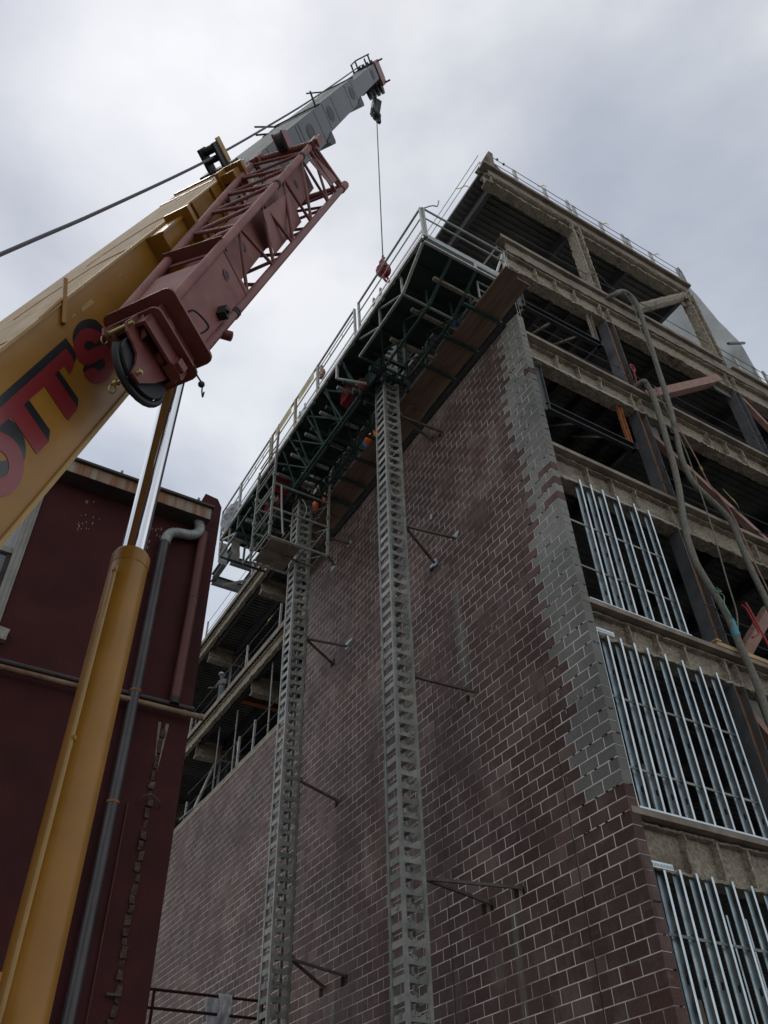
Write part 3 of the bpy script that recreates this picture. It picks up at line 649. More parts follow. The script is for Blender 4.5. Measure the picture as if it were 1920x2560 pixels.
# timber laid on the ledge, diagonal braces
tag(part('timber', MB().box(12.25, 15.5, WY-.02, WY+.10, LV[1]+.005, LV[1]+.095).box(12.22, 12.36, WY-.04, WY+.12, LV[1]+.096, LV[1]+.13), M_LUMBER), 'pale timber lying along the ledge by the blue taped hose', 'timber')
def brace(name, p, q, w, m, rough=False):
    if rough:
        n = 22; p, q = V(*p), V(*q); b = MB(); b.tube([p.lerp(q, k/n)+V(rn((k,0,1),.9,.02), 0, rn((k,5,1),.9,.02)) for k in range(n+1)], [w*(.5+.08*noise.noise((k*.8,2,2))) for k in range(n+1)], 9)
        return part(name, b, m, bld, smooth=False)
    return part(name, MB().bar(p, q, w, w*.8), m, bld)
brace('brace', (14.4, 8.45, 23.3), (17.5, 8.40, 26.3), .34, M_FIRE, True)
brace('brace', (13.2, 8.40, 18.35), (17.1, 8.38, 21.45), .30, M_PINK)
brace('brace', (13.2, 8.36, 10.4), (14.9, 8.36, 12.2), .26, M_PINK)
brace('brace', (17.9, 8.40, 21.3), (19.2, 8.40, 19.9), .16, M_PINK)
brace('brace', (12.8, 8.48, 17.0), (16.3, 8.40, 14.3), .17, M_PINK)
brace('brace', (12.85, 8.48, 9.3), (14.6, 8.42, 7.2), .2, M_PINK)
for x, z in ((17.1, 21.3), (12.95, 16.9), (12.95, 9.2), (17.35, 26.0)):
    part('gusset_plate', MB().prism([(x-.3, 8.42, z+.3), (x+.35, 8.42, z+.3), (x+.35, 8.42, z-.15), (x, 8.42, z-.3)], (0, .02, 0)), M_SLAB if z < 26 else M_FIRE, bld)
part('gusset_plate', MB().prism([(16.6, 8.40, 21.3), (18.3, 8.40, 21.25), (18.6, 8.40, 20.85), (16.9, 8.40, 20.95)], (0, .02, 0)), M_SLAB, bld)

# ------------------------------------------------------------------ cable guard rails on the floor edges
def cable_rail(label, posts, z, h, cables, axis='x', yfix=WY+.09, group='cable guard rails along the open floor edges', kink=0.0):
    t = T('cable_guardrail', label, 'guard rail', (posts[0][0], posts[0][1], z), group)
    for k, (x, y, hh) in enumerate(posts):
        b = MB()
        if axis == 'x': b.box(x-.055, x+.055, y-.005, y+.005, z, z+hh).box(x-.055, x-.047, y+.005, y+.06, z, z+hh).box(x+.047, x+.055, y+.005, y+.06, z, z+hh)
        else: b.bar((x, y, z), (x+.02, y, z+hh), .07, .05)
        part('post', b, M_GALV2, t)
    for hz in cables:
        pts = []
        for (x0, y0, _), (x1, y1, _) in zip(posts, posts[1:]):
            for k in range(6):
                f = k/6; pts.append((x0+(x1-x0)*f, y0+(y1-y0)*f-.012, z+hz-.02*math.sin(f*math.pi)))
        pts.append((posts[-1][0], posts[-1][1]-.012, z+hz))
        part('cable', MB().tube(pts, 0.011, 5), M_CABLE, t)
    return t
yr = WY+.10
r1 = cable_rail('cable guard rail with grey posts and yellow tape along the roof edge', [(9.42, yr, 1.0), (10.45, yr, 1.0), (11.68, yr, 1.0), (12.67, yr, 1.15), (12.92, yr, 1.0), (14.10, yr, 1.0), (15.13, yr, 1.12), (15.34, yr, 1.05), (16.38, yr, 1.0), (17.7, yr, 1.0)], LV[5], 1, (0.92, 0.5))
part('corner_post', MB().bar((9.40, yr, 27.0), (9.46, yr, 28.1), .16, .14).bar((9.42, yr+.02, 27.75), (9.95, yr, 27.03), .06, .05).bar((9.05, WY+.4, 26.9), (9.42, yr+.05, 28.0), .14, .08), M_SHELF, r1)
part('end_post', MB().tube([(17.70, yr, 27.0), (17.66, yr, 27.9), (17.74, yr, 28.1), (17.84, yr, 27.9), (17.86, yr, 27.0)], .045, 7).bar((17.6, yr, 27.0), (17.75, yr, 27.7), .05, .04), M_GALV, r1)
for x in (9.75, 10.0): part('cable_clamp', MB().box(x-.03, x+.03, yr-.04, yr+.02, 27.0+1.02-.25*(x-9.75)-.04, 27.0+1.02-.25*(x-9.75)+.03), M_BLACK, r1)
r2 = cable_rail('pair of bare cables along the left edge of the roof', [(9.10, WY+.25, .4), (9.10, 13.0, .6), (9.10, 19.8, .6)], LV[5]-.05, 1, (0.9, 0.45), axis='y')
r3 = cable_rail('cable guard rail with grey posts along the fifth floor edge right of the grey sheet', [(17.7, yr, .2), (18.61, yr, .95), (19.55, yr, 1.0), (20.05, yr, 1.05), (21.4, yr, 1.0), (23.2, yr, 1.0), (25, yr, 1.0)], LV[4], 1, (0.85, 0.42))
r4 = cable_rail('thin cables strung between the fireproofed columns on the fifth floor', [(9.7, yr+.1, .02), (12.5, yr+.1, .02), (17.6, yr+.1, .02)], LV[4], 1, (1.0,))
r5 = cable_rail('thin cables strung along the fourth floor edge', [(9.7, yr+.15, .02), (12.5, yr+.1, .02), (17.6, yr+.1, .02), (24, yr+.1, .02)], LV[3], 1, (0.95, 0.5))
r6 = cable_rail('thin cables strung along the third floor edge', [(12.8, yr+.1, .02), (17.6, yr+.1, .02), (24, yr+.1, .02)], LV[2], 1, (0.95, 0.5))
r7 = cable_rail('thin cables strung along the second floor edge by the red hose', [(12.8, yr+.1, .02), (17.6, yr+.1, .02), (24, yr+.1, .02)], LV[1], 1, (1.05, 0.6))
r8 = cable_rail('cable guard rail on the left edge of the fourth floor', [(9.3, 22.2, 1.25), (9.3, 25.1, 1.2), (9.3, 30.8, 1.2)], LV[3], 1, (1.15, .6), axis='y')
r9 = cable_rail('cable guard rail just behind the top of the lower block wall', [(9.3, 21.6, 1.3), (9.3, 23.7, 1.3), (9.3, 25.0, 1.3), (9.3, 29.9, .9)], LV[2], 1, (1.2, .65), axis='y')
r10 = cable_rail('cable guard rail on the left edge of the fifth floor', [(9.3, 20.5, 1.2), (9.3, 25.5, 1.2), (9.3, 30.5, 1.2)], LV[4], 1, (1.1, .55), axis='y')
for z in (LV[3], LV[2]):
    part('leaning_stake', MB().bar((9.3, 24.85, z), (9.3, 25.12, z+1.15), .04, .03), M_GALV2, r8 if z > 16 else r9)
def flag(p, d, label):
    p = V(*p); d = V(*d); n = 5; b = MB()
    b.grid(lambda u, v: p + d*u + V(.03*math.sin(u*7), .04*math.sin(u*5+1), -.10*v*(0.5+u*.5)+.02*math.sin(u*9)), 8, 2)
    o = part('caution_ribbon', b, M_TAPE); tag(o, label, 'ribbon', 'yellow ribbons tied to the guard cables'); return o
flag((11.40, yr, 28.0), (.38, 0, .22), 'yellow ribbon on the roof cable, nearest the roof corner')
flag((14.08, yr, 28.05), (.42, 0, .16), 'yellow ribbon on the roof cable, middle one of three')
flag((16.42, yr, 28.0), (.5, 0, .30), 'yellow ribbon on the roof cable nearest the grey sheet')
flag((18.5, yr, 23.5), (.3, -.05, .1), 'yellow ribbon at a post in front of the grey sheet')
flag((9.08, 9.6, 27.9), (.3, -.25, -.1), 'yellow ribbon on the cables at the left roof edge')
flag((14.05, WY-.02, 14.75), (.22, 0, -.26), 'yellow ribbon caught on the curved hose')
flag((14.75, WY+.05, 15.65), (.24, 0, -.55), 'yellow ribbon hanging from a cable by the brace')
flag((9.3, 22.9, 19.4), (0, .5, -.15), 'yellow ribbon on the cable left of the near mast')

# ------------------------------------------------------------------ hoses and cords hanging down the facade
def path(pts, n=6):
    pts = [V(*p) for p in pts]; out = []
    for i in range(len(pts)-1):
        p0, p1, p2, p3 = pts[max(i-1,0)], pts[i], pts[i+1], pts[min(i+2, len(pts)-1)]
        for k in range(n):
            t = k/n; out.append(0.5*((2*p1)+(p2-p0)*t+(2*p0-5*p1+4*p2-p3)*t*t+(3*p1-p0-3*p2+p3)*t**3))
    out.append(pts[-1]); return out
HY = WY - 0.12
hA = [(12.99,22.47),(13.25,22.80),(13.55,23.03),(13.79,22.98),(13.92,22.6),(13.90,22.0),(13.83,21.29),(13.77,20.45),(13.67,19.32),(13.60,18.4),(13.48,17.4),(13.30,16.4),(13.19,15.6),(13.28,14.97),(13.63,14.63),(13.97,14.38),(14.18,14.05),(14.18,13.4),(14.17,12.8),(14.22,12.3),(14.26,11.9),(14.28,10.5),(14.3,8)]
oA = part('hose', MB().tube(path([(12.6, HY+.6, 22.45)]+[(x, HY, z) for x, z in hA]), 0.068, 10), M_HOSE, smooth=True); tag(oA, 'thick dusty grey hose looped over the fifth floor edge and hanging down', 'hose', 'thick grey hoses hanging down the facade')
hB = [(12.80,18.34),(12.92,18.23),(12.99,17.9),(12.97,17.3),(12.93,16.8),(12.86,16.1),(12.80,15.4),(12.66,14.5),(12.52,13.90),(12.39,13.31),(12.30,12.75),(12.30,12.2),(12.45,11.72),(12.58,11.42),(12.68,11.12),(12.74,10.72),(12.76,10.31),(12.82,9.9),(12.84,9.4),(12.80,8.7),(12.78,7.0)]
oB = part('hose', MB().tube(path([(12.78, HY+.35, 18.36)]+[(x, HY, z) for x, z in hB]), 0.072, 10), M_HOSE, smooth=True); tag(oB, 'thick dusty grey hose tied by a red rope, blue tape lower down', 'hose', 'thick grey hoses hanging down the facade')
part('tape_wrap', MB().tube([(12.735, HY, 10.93), (12.75, HY, 10.73), (12.755, HY, 10.55)], 0.079, 12), M_BLUE, oB)
part('rope_tie', MB().tube(path([(12.80, HY+.2, 18.35), (12.72, HY+.1, 18.75), (12.66, HY+.1, 19.0), (12.74, HY+.1, 19.1), (12.80, HY+.1, 18.95), (12.73, HY+.1, 18.8)]), .022, 6), M_RED, oB)
part('wire_wrap', MB().tube(path([(12.55, HY-.08, 11.6), (12.68, HY-.08, 11.55), (12.5, HY-.08, 11.5), (12.7, HY-.08, 11.45), (12.62, HY-.08, 11.2), (12.68, HY-.08, 10.95), (12.85, HY-.06, 10.85)]), .010, 5), M_CHALKG, oB)
part('strap', MB().box(13.02, 13.17, HY-.09, HY+.0, 16.45, 16.49).box(13.02, 13.17, HY-.09, HY+.0, 16.53, 16.56).box(13.02, 13.17, HY-.09, HY, 16.60, 16.63), M_BDARK, oB)
cordA = [(13.45,22.9),(13.6,21.9),(13.66,21.0),(13.68,20.0),(13.64,18.8),(13.55,17.6)]
def cord(label, pts, r, m, y=HY-.05, cat='cord'):
    o = part('cord', MB().tube(path([(p[0], (p[2] if len(p) > 2 else y), p[1]) for p in pts]), r, 6), m, smooth=True); tag(o, label, cat); return o
cord('thin pale rope tied beside the looped hose at the top', [(13.42,22.95),(13.62,22.3),(13.52,21.2),(13.55,20.2),(13.66,19.1)], .014, M_HOSE)
cord('pale thin cord hanging between the two thick hoses', [(13.15,18.3),(13.22,17.8),(13.3,17.3),(13.36,16.6),(13.4,15.9),(13.35,14.9),(13.28,13.8),(13.15,12.7),(13.05,11.9),(12.98,11.2),(12.8,10.7)], .016, M_HOSE)
cord('brown air line with a brass coupling beside the curved hose', [(13.35,17.0),(13.5,16.4),(13.62,15.8),(13.66,15.4),(13.74,15.0),(13.95,14.7),(14.12,14.35),(14.22,13.6),(14.25,12.8),(14.3,12.2),(14.35,11.0)], .016, M_PINK, y=HY-.10)
part('coupling', MB().tube([(13.645, HY-.1, 15.56), (13.66, HY-.1, 15.44)], .03, 8), M_TAPE, bpy.data.objects['cord.002'])
cord('red air hose hanging from the second floor cable', [(13.40,11.55),(13.47,11.3),(13.55,10.9),(13.62,10.5),(13.69,9.95),(13.76,9.2),(13.8,8.2)], .026, M_RED)
cord('short red loop tied to the second floor cable', [(13.40,11.55),(13.50,11.50),(13.58,11.2),(13.62,10.95),(13.5,10.85),(13.34,10.75)], .022, M_RED, y=HY+.05)
cord('dark cable looped along the roof beam', [(14.6,22.9,HY),(13.4,23.4,WY+.1),(12.9,23.6,WY+.05),(12.6,23.75,WY+.05)], .014, M_CABLE)

# ------------------------------------------------------------------ grey sheet at the right end of the top storey
b = MB()
def shp(u, v):
    prof = [(18.02, 27.25), (18.35, 26.75), (18.9, 25.7), (19.35, 25.25), (19.62, 24.95), (19.66, 24.2), (19.72, 23.3), (19.8, 22.6)]
    k = u*(len(prof)-1); i = min(int(k), len(prof)-2); f = k-i
    x = prof[i][0]*(1-f)+prof[i+1][0]*f; z = prof[i][1]*(1-f)+prof[i+1][1]*f
    y = 8.28 + v*9
    w = .05*noise.noise((u*5, v*7, 1)) + .03*noise.noise((u*13, v*15, 4))
    return V(x+w, y, z+w)
b.grid(shp, 28, 40)
o = part('debris_sheet', b, M_NET, smooth=True); tag(o, 'grey debris sheet stretched from the roof end down to the fifth floor', 'sheet')
part('prop_stick', MB().bar((18.55, 8.2, 24.1), (19.7, 8.2, 24.9), .07, .07), M_BLACK, o)

# ================================================================== CLIMBING MASTS
def mast(y0, label, z1=23.6, tie_z=(6.25, 10.1, 14.0, 17.75), feet=()):
    x0, s = 7.32, 0.40
    t = T('climbing_mast', label, 'mast', (x0+s/2, y0+s/2, 0), 'masts of the climbing work platform')
    r = 0.030
    cyls = [(x0, y0), (x0+s, y0), (x0, y0+s), (x0+s, y0+s)]
    for x, y in cyls:
        part('corner_post', MB().box(x-r, x+r, y-r, y+r, 0, z1), M_GALV, t)
    # front face: flat slanted bars; near face: toothed plates
    barm = MB().box(-.008, .008, r, s-r, -.055, .055).mesh('crossbar', M_GALV)
    backm = MB().box(-.006, .006, r, s-r, -.03, .03).mesh('crossbar', M_GALV)
    pl = []
    for u, z in ((r, -.07), (s-r, -.07), (s-r, .075), (.30, .065), (.27, .03), (.235, .03), (.215, -.005), (.15, -.005), (.13, .02), (.08, .02), (r, .06)): pl.append((u, -.004, z))
    platem = MB().prism(pl, (0, .010, 0)).mesh('rack_plate', M_GALV)
    toothm = MB().box(.14, .225, .01, .20, -.035, -.02).box(.13, .145, -.01, .16, -.035, .075).box(.12, .235, .05, .18, .03, .075).mesh('rack_tooth', M_GALV)
    n = int((z1-0.2)/0.25)
    if n: 
        for k in range(n):
            z = 0.2 + k*0.25
            inst('crossbar', barm, (x0-.012, y0, z), t)
            inst('rack_plate', platem, (x0, y0-.012, z), t)
            if k >= 12: inst('rack_tooth', toothm, (x0+.02, y0+.02, z), t)
            if k % 2 == 0 and k >= 12:
                inst('crossbar', backm, (x0+s+.012, y0, z), t)
    for k in range(1, int(z1/1.5)+1):
        for xa, xb, ya_, yb_ in ((x0+.05, x0+.10, y0-.03, y0+.03), (x0+s-.10, x0+s-.05, y0-.03, y0+.03), (x0-.03, x0+.03, y0+.14, y0+.2)):
            part('joint_lug', MB().box(xa, xb, ya_, yb_, k*1.5-.06, k*1.5+.02), M_GALV, t)
    for (za, fts) in feet:
        ax = V(x0+s+.04, y0+.06, za)
        part('tie_clamp', MB().box(x0+s+.02, x0+s+.11, y0-.02, y0+.10, za-.05, za+.05), M_TIE, t)
        for (fy, fz) in fts:
            part('wall_tie', MB().bar(ax, (WX+.08, fy, fz), .055, .045), M_TIE, t)
    return t
mR = mast(11.67, 'tall galvanized rack mast nearer the grey block corner', z1=23.4,
    feet=((6.45, ((10.77, 6.20), (11.60, 6.20))), (10.25, ((11.45, 10.10),)), (14.15, ((11.40, 14.03), (12.33, 13.90))), (17.95, ((11.52, 17.75), (11.9, 17.7)))))
mL = mast(16.66, 'tall galvanized rack mast farther along, under the stair cage', z1=23.3,
    feet=((6.45, ((16.60, 6.23), (17.57, 6.22))), (10.2, ((16.97, 10.02),)), (14.1, ((16.52, 14.12), (17.38, 14.0))), (17.8, ((16.4, 17.6), (17.45, 17.5)))))
for y0 in (11.87, 16.86):
    tag(part('mast_base', MB().box(6.8, 8.2, y0-.7, y0+.7, 0, .25), M_GALV), 'steel base plate under the %s mast' % ('nearer' if y0 < 14 else 'farther'), 'base plate')

# ================================================================== WORK PLATFORM
DZ = 19.78
pf = T('work_platform', 'green trussed work platform carried by the two masts high on the block wall', 'work platform', (7.3, 14, DZ))
YP0, YP1 = 8.02, 20.4
XO = 6.24
# deck panels (dark green steel), seen from below
for k in range(9):
    ya = YP0 + k*1.375; yb = ya + 1.365
    if ya < 11.9 < yb or ya < 16.9 < yb: xs = ((XO+.06, 7.22), (7.82, 7.9))
    else: xs = ((XO+.06, 7.95),)
    b = MB()
    for xa, xb in xs:
        b.box(xa, xb, ya, yb, DZ-.03, DZ+.02)
        b.box(xa, xb, ya, ya+.04, DZ-.11, DZ-.03).box(xa, xb, yb-.04, yb, DZ-.11, DZ-.03).box(xa, xb, ya+.66, ya+.70, DZ-.09, DZ-.03)
    part('deck_panel', b, M_GREENDK, pf)
part('end_deck', MB().box(7.95, 8.80, YP0, 10.2, DZ-.02, DZ+.02), M_GREENDK, pf)
part('fascia_channel', MB().box(XO-.012, XO, YP0, YP1, DZ-.09, DZ+.04).box(XO, XO+.05, YP0, YP1, DZ-.09, DZ-.08), M_GALV2, pf)
part('end_channel', MB().box(XO, 8.85, YP0-.012, YP0, DZ+.02, DZ+.20), M_GALV2, pf)
part('end_tube', MB().box(XO+.05, 8.88, YP0-.03, YP0+.03, DZ-.26, DZ-.20).box(7.72, 7.80, YP0-.02, YP0+.03, DZ-.2, DZ+.02).box(8.8, 8.88, YP0-.02, YP0+.03, DZ-.26, DZ+.22).box(7.8, 8.8, YP0-.02, YP0+.02, DZ-.06, DZ-.02), M_GALV2, pf)
CZ = 18.93
chords = [6.36, 7.08, 7.80]
for ci, cx in enumerate(chords):
    ya, yb = 9.15, (11.3 if ci < 2 else 11.3)
    spans = [(9.15, 11.25), (12.15, 16.35), (17.2, 19.0)]
    for a, c in spans:
        if ci == 0 and a > 12: cx2 = 6.92
        else: cx2 = cx
        z = CZ if a < 12 or ci else 18.80
        part('lower_chord', MB().box(cx2-.03, cx2+.03, a, c, z-.03, z+.03), M_GALV if (ci == 0 and a < 12) else M_GREEN, pf)
        n = max(2, int(round((c-a)/1.0)))
        for k in range(n):
            y0 = a+(c-a)*k/n; y1 = a+(c-a)*(k+1)/n; ym = (y0+y1)/2
            xt = XO+.12 if ci == 0 else cx2
            part('strut', MB().bar((cx2, y0, z), (xt, y0+.02, DZ-.1), .05, .05), M_GALV if (ci == 0 and a < 12) else M_GREEN, pf)
            part('diagonal', MB().bar((cx2, y0, z), (xt, y1, DZ-.1), .04, .04), M_GALV if (ci == 0 and a < 12) else M_GREEN, pf)
            if ci < 2:
                part('lacing', MB().bar((cx2, y0, z), (chords[ci+1], y1 if k % 2 else y0, CZ), .035, .035), M_GREEN, pf)
for a, c in ((9.15, 9.15), (11.25, 11.25), (12.15, 12.15), (16.35, 16.35), (17.2, 17.2), (19.0, 19.0)):
    part('cross_strut', MB().bar((6.36, a, CZ), (7.80, a, CZ), .05, .05), M_GALV if a == 9.15 else M_GREEN, pf)
for cx, m in ((6.36, M_GALV), (7.08, M_GREEN), (7.8, M_GREEN)):
    part('end_diagonal', MB().bar((cx, 9.15, CZ), (cx-.08 if cx < 7 else cx, YP0+.05, DZ-.22), .065, .065), m, pf)
part('end_diagonal', MB().bar((7.80, 9.15, CZ), (8.75, YP0+.1, DZ-.2), .06, .06), M_GREEN, pf)
# outriggers that carry the planks by the wall, sliding tubes
for y in (8.6, 9.6, 10.6, 12.4, 13.4, 14.3, 15.2, 16.1, 17.4, 18.4, 19.4):
    part('outrigger', MB().box(6.5 if y > 12 else 6.9, 8.85, y-.045, y+.045, CZ+.30, CZ+.39), M_SHELF if y < 12 else M_GREEN, pf)
    part('outrigger_post', MB().box(7.92, 7.98, y-.03, y+.03, CZ-.06, CZ+1.0), M_GREEN, pf)
    part('plank_arm', MB().box(7.72, 8.84, y-.04, y+.04, CZ-.145, CZ-.085), M_GREEN, pf)
    if y > 12:
        part('sliding_tube', MB().bar((6.40, y+.15, CZ+.22), (7.6, y+.15, CZ+.22), .08, .08), M_GALV, pf)
        part('knee_brace', MB().bar((XO+.1, y-.3, DZ-.1), (6.92, y, 18.82), .05, .05), M_GREEN, pf)
# drive units round the masts
for y0 in (11.87, 16.86):
    dv = MB()
    for a in (-.45, .45):
        dv.box(6.75, 7.95, y0+a-.05, y0+a+.05, CZ-.1, CZ+.05).box(6.9, 7.9, y0+a-.04, y0+a+.04, DZ-.2, DZ-.1)
        dv.box(7.1, 7.18, y0+a-.06, y0+a+.06, CZ-.3, DZ+.9).box(7.84, 7.92, y0+a-.06, y0+a+.06, CZ-.3, DZ+.9)
    for k in range(8): dv.bar((7.0+.1*k, y0-.55, CZ-.1+.1*(k % 3)), (7.1+.06*k, y0+.6, CZ+.3+.1*(k % 4)), .05, .04)
    part('drive_carriage', dv, M_GREENDK, pf)
    part('motor_housing', MB().box(6.75, 7.15, y0+.55, y0+1.15, CZ+.15, CZ+.75), M_LETRED, pf)
    part('gearbox', MB().tube([(6.9, y0+.1, CZ+.1), (6.9, y0+.5, CZ+.1)], .16, 12), M_JIB, pf)
    part('carriage_plate', MB().box(7.0, 7.06, y0-.5, y0+.5, CZ-.05, CZ+.55), M_GREENDK, pf)
    part('mast_guard', MB().bar((6.55, y0-.1, DZ+.1), (7.15, y0-.1, DZ+1.6), .06, .06).bar((6.55, y0+.2, DZ+.1), (7.15, y0+.2, DZ+1.6), .06, .06), M_GREEN, pf)
part('red_sheet', MB().box(6.5, 7.6, 16.75, 16.79, DZ-.8, DZ-.15), M_LETRED, pf)
# guard rails: modules along the street edge and across the near end
def rail_module(y0, y1, m, x=XO, tilt=0.0, stanch=True):
    t = part('guard_rail', MB().tube([(x-.02, y0, DZ+1.18), (x-.02, y1, DZ+1.18)], .030, 8).tube([(x, y0, DZ+.78), (x, y1, DZ+.78)], .018, 7), m, pf)
    if stanch: part('mid_rail', MB().tube([(x-.01, y0, DZ+.98), (x-.01, y1, DZ+.98)], .013, 6), m, t)
    part('toe_board', MB().box(x-.005, x+.008, y0, y1, DZ+.17, DZ+.26), M_GALV2, t)
    for y in (y0, y1): part('rail_post', MB().bar((x+.02, y, DZ-.1), (x-.02, y, DZ+1.2), .065, .05), m, t)
    n = int((y1-y0)/.55)
    for k in range(1, n):
        y = y0+(y1-y0)*k/n
        if stanch: part('baluster', MB().bar((x, y, DZ+.78), (x-.01, y, DZ+.98), .014, .014), m, t)
    return t
M_YRAIL = mat('worn_yellow_rail', (0.52, 0.42, 0.18), (0.36, 0.31, 0.18), rough=0.6, scale=6)
rail_module(7.95, 11.05, M_GALV2, stanch=False)
rail_module(11.28, 13.42, M_GALV2)
rail_module(13.46, 14.86, M_YRAIL, stanch=False)
rail_module(14.9, 16.5, M_YRAIL, stanch=False)
rail_module(16.62, 18.9, M_GALV2)
rail_module(18.95, 20.45, M_GALV2, stanch=False)
for k in range(16):
    y = 8.4 + k*.76
    part('clip_angle', MB().box(XO-.02, XO+.06, y-.05, y+.05, DZ-.15, DZ-.09), M_GALV, pf)
er = part('guard_rail', MB().tube([(XO, YP0-.1, DZ+1.18), (8.72, YP0-.1, DZ+1.18)], .028, 8).tube([(XO, YP0-.08, DZ+.78), (8.75, YP0-.08, DZ+.78)], .020, 7), M_GALV2, pf)
part('rail_post', MB().bar((XO+.1, YP0-.05, DZ-.05), (XO+.04, YP0-.1, DZ+1.2), .06, .05), M_GALV2, er)
part('rail_post', MB().bar((8.74, YP0-.03, DZ-.05), (8.72, YP0-.1, DZ+1.2), .05, .05).bar((8.45, YP0, DZ+.2), (8.72, YP0-.08, DZ+1.15), .05, .03), M_GALV2, er)
part('loose_bar', MB().tube(path([(XO+.05, YP0-.1, DZ+1.2), (6.55, YP0-.15, DZ+1.5), (6.75, YP0-.1, DZ+1.75), (6.82, YP0-.1, DZ+2.1)]), .016, 6), M_GALV, er)
# far-end bracket frames of the platform
for x in (6.3, 7.1):
    part('end_bracket', MB().bar((x, 19.0, CZ), (x, 20.4, DZ-.1), .06, .06).bar((x, 19.0, CZ), (x, 20.45, CZ+.05), .06, .06).bar((x, 20.4, CZ+.05), (x, 20.4, DZ), .06, .06).bar((x, 19.7, CZ), (x, 19.7, DZ-.1), .05, .05), M_GALV, pf)
for ya_, za_ in ((20.4, CZ+.05), (20.4, DZ), (19.0, CZ-.02)): part('end_bracket', MB().bar((6.3, ya_, za_), (7.9, ya_, za_), .06, .06), M_GREEN, pf)
part('drop_frame', MB().bar((6.3, 18.95, 19.0), (6.3, 18.95, 19.9), .07, .07).bar((6.3, 18.95, 19.05), (6.3, 17.9, 19.1), .06, .06).bar((6.3, 18.95, 19.85), (6.3, 17.8, 19.55), .06, .06), M_GREEN, pf)
part('drop_frame', MB().bar((6.26, 12.3, 19.7), (6.26, 12.3, 19.15), .06, .06).bar((6.26, 12.3, 19.15), (6.92, 11.9, 18.9), .05, .05), M_GALV2, pf)
# yellow banners on the rail
for (ya, yb, lab) in ((13.62, 14.62, 'yellow printed banner on the platform rail nearer the hook ball'), (15.1, 16.2, 'yellow printed banner on the platform rail nearer the stair cage')):
    s = part('banner', MB().box(XO-.045, XO-.04, ya, yb, DZ+.82, DZ+1.15), M_SIGN); tag(s, lab, 'banner', 'yellow banners on the platform rail')
    b = MB(); 
    for k in range(7):
        y = ya+.22+k*(yb-ya-.4)/7; b.box(XO-.0475, XO-.0462, y, y+.05, DZ+.93+.02*(k % 2), DZ+1.04)
    part('faded_lettering', b, M_SIGNTXT, s)
tag(part('harness', MB().tube(path([(XO-.02, 13.2, DZ+.9), (XO-.05, 13.1, DZ+.6), (XO-.03, 13.0, DZ+.4), (XO-.05, 13.15, DZ+.3), (XO-.02, 13.25, DZ+.6)]), .05, 6).box(XO-.06, XO+.0, 13.0, 13.12, DZ+.35, DZ+.55), M_PINK), 'bundle of straps hanging on the platform rail by the yellow banner', 'straps')
# stair cage hanging below the platform
cg = T('stair_cage', 'rusty galvanized ladder cage hanging below the far part of the platform', 'ladder cage', (7.0, 16.6, 16.5))
for x, y in ((6.22, 16.02), (6.22, 17.28), (7.98, 16.02), (7.98, 17.28)):
    part('cage_post', MB().bar((x, y, 16.5), (x, y, 21.0 if (x < 7 and y < 17) else 20.0), .06, .06), M_GALV, cg)
    for k in range(4): part('coupler', MB().box(x-.05, x+.05, y-.05, y+.05, 16.9+k*.95, 17.02+k*.95), M_GALV, cg)
for k in range(5):
    z = 16.55+k*.85
    part('ladder_rung', MB().bar((6.22, 16.05, z), (6.22, 17.25, z+.02), .035, .035).bar((6.22, 16.05, z+.18), (6.22, 17.25, z+.20), .03, .03), M_GALV, cg)
for z in (16.5, 17.55, 18.5):
    part('cage_rail', MB().bar((6.22, 16.02, z), (7.98, 16.02, z), .045, .045).bar((7.98, 16.02, z), (7.98, 17.28, z), .04, .04).bar((6.22, 17.28, z), (7.98, 17.28, z), .045, .045), M_GALV, cg)
for z0 in (16.55, 17.5, 18.4):
    part('side_brace', MB().bar((7.98, 16.04, z0), (7.98, 17.2, z0+.7), .03, .03).bar((7.98, 16.6, z0), (7.98, 17.2, z0+.4), .03, .03), M_GALV, cg)
part('cage_floor', MB().box(6.3, 7.2, 16.1, 17.2, 16.50, 16.53).box(7.8, 7.95, 16.1, 17.2, 16.5, 16.53).bar((6.22, 16.6, 16.48), (7.98, 16.6, 16.48), .05, .05).bar((6.9, 16.02, 16.48), (6.9, 17.28, 16.48), .05, .05).bar((7.3, 16.02, 16.48), (7.3, 17.28, 16.48), .05, .05), M_SHELF, cg)
part('rope_end', MB().tube(path([(7.2, 16.0, 17.55), (7.25, 15.95, 17.9), (7.1, 15.95, 18.2)]), .012, 5).tube(path([(6.45, 16.0, 18.5), (6.5, 15.98, 17.6), (6.6, 16.0, 16.7)]), .03, 5), M_GALV2, cg)
# planks beside the wall, the masons' walkway
PZ = 18.84
n = 0
for ya, yb, lab in ((7.30, 9.7, 'jutting past the grey corner'), (9.55, 12.1, 'between the corner and the near mast'), (11.9, 14.5, 'behind the near mast'), (14.3, 16.9, 'between the two masts'), (16.7, 19.2, 'beside the far mast')):
    for j, (xa, xb) in enumerate(((8.02, 8.42), (8.43, 8.80))):
        zz = PZ + .045*(n % 2)
        o = part('scaffold_plank', MB().box(xa, xb, ya + (.12 if j else 0), yb, zz, zz+.042), M_PLY)
        tag(o, 'brown plank %s, %s' % ('on the mast side of the walkway' if j == 0 else 'on the wall side of the walkway', lab), 'plank', 'planks of the walkway beside the block wall')
    n += 1
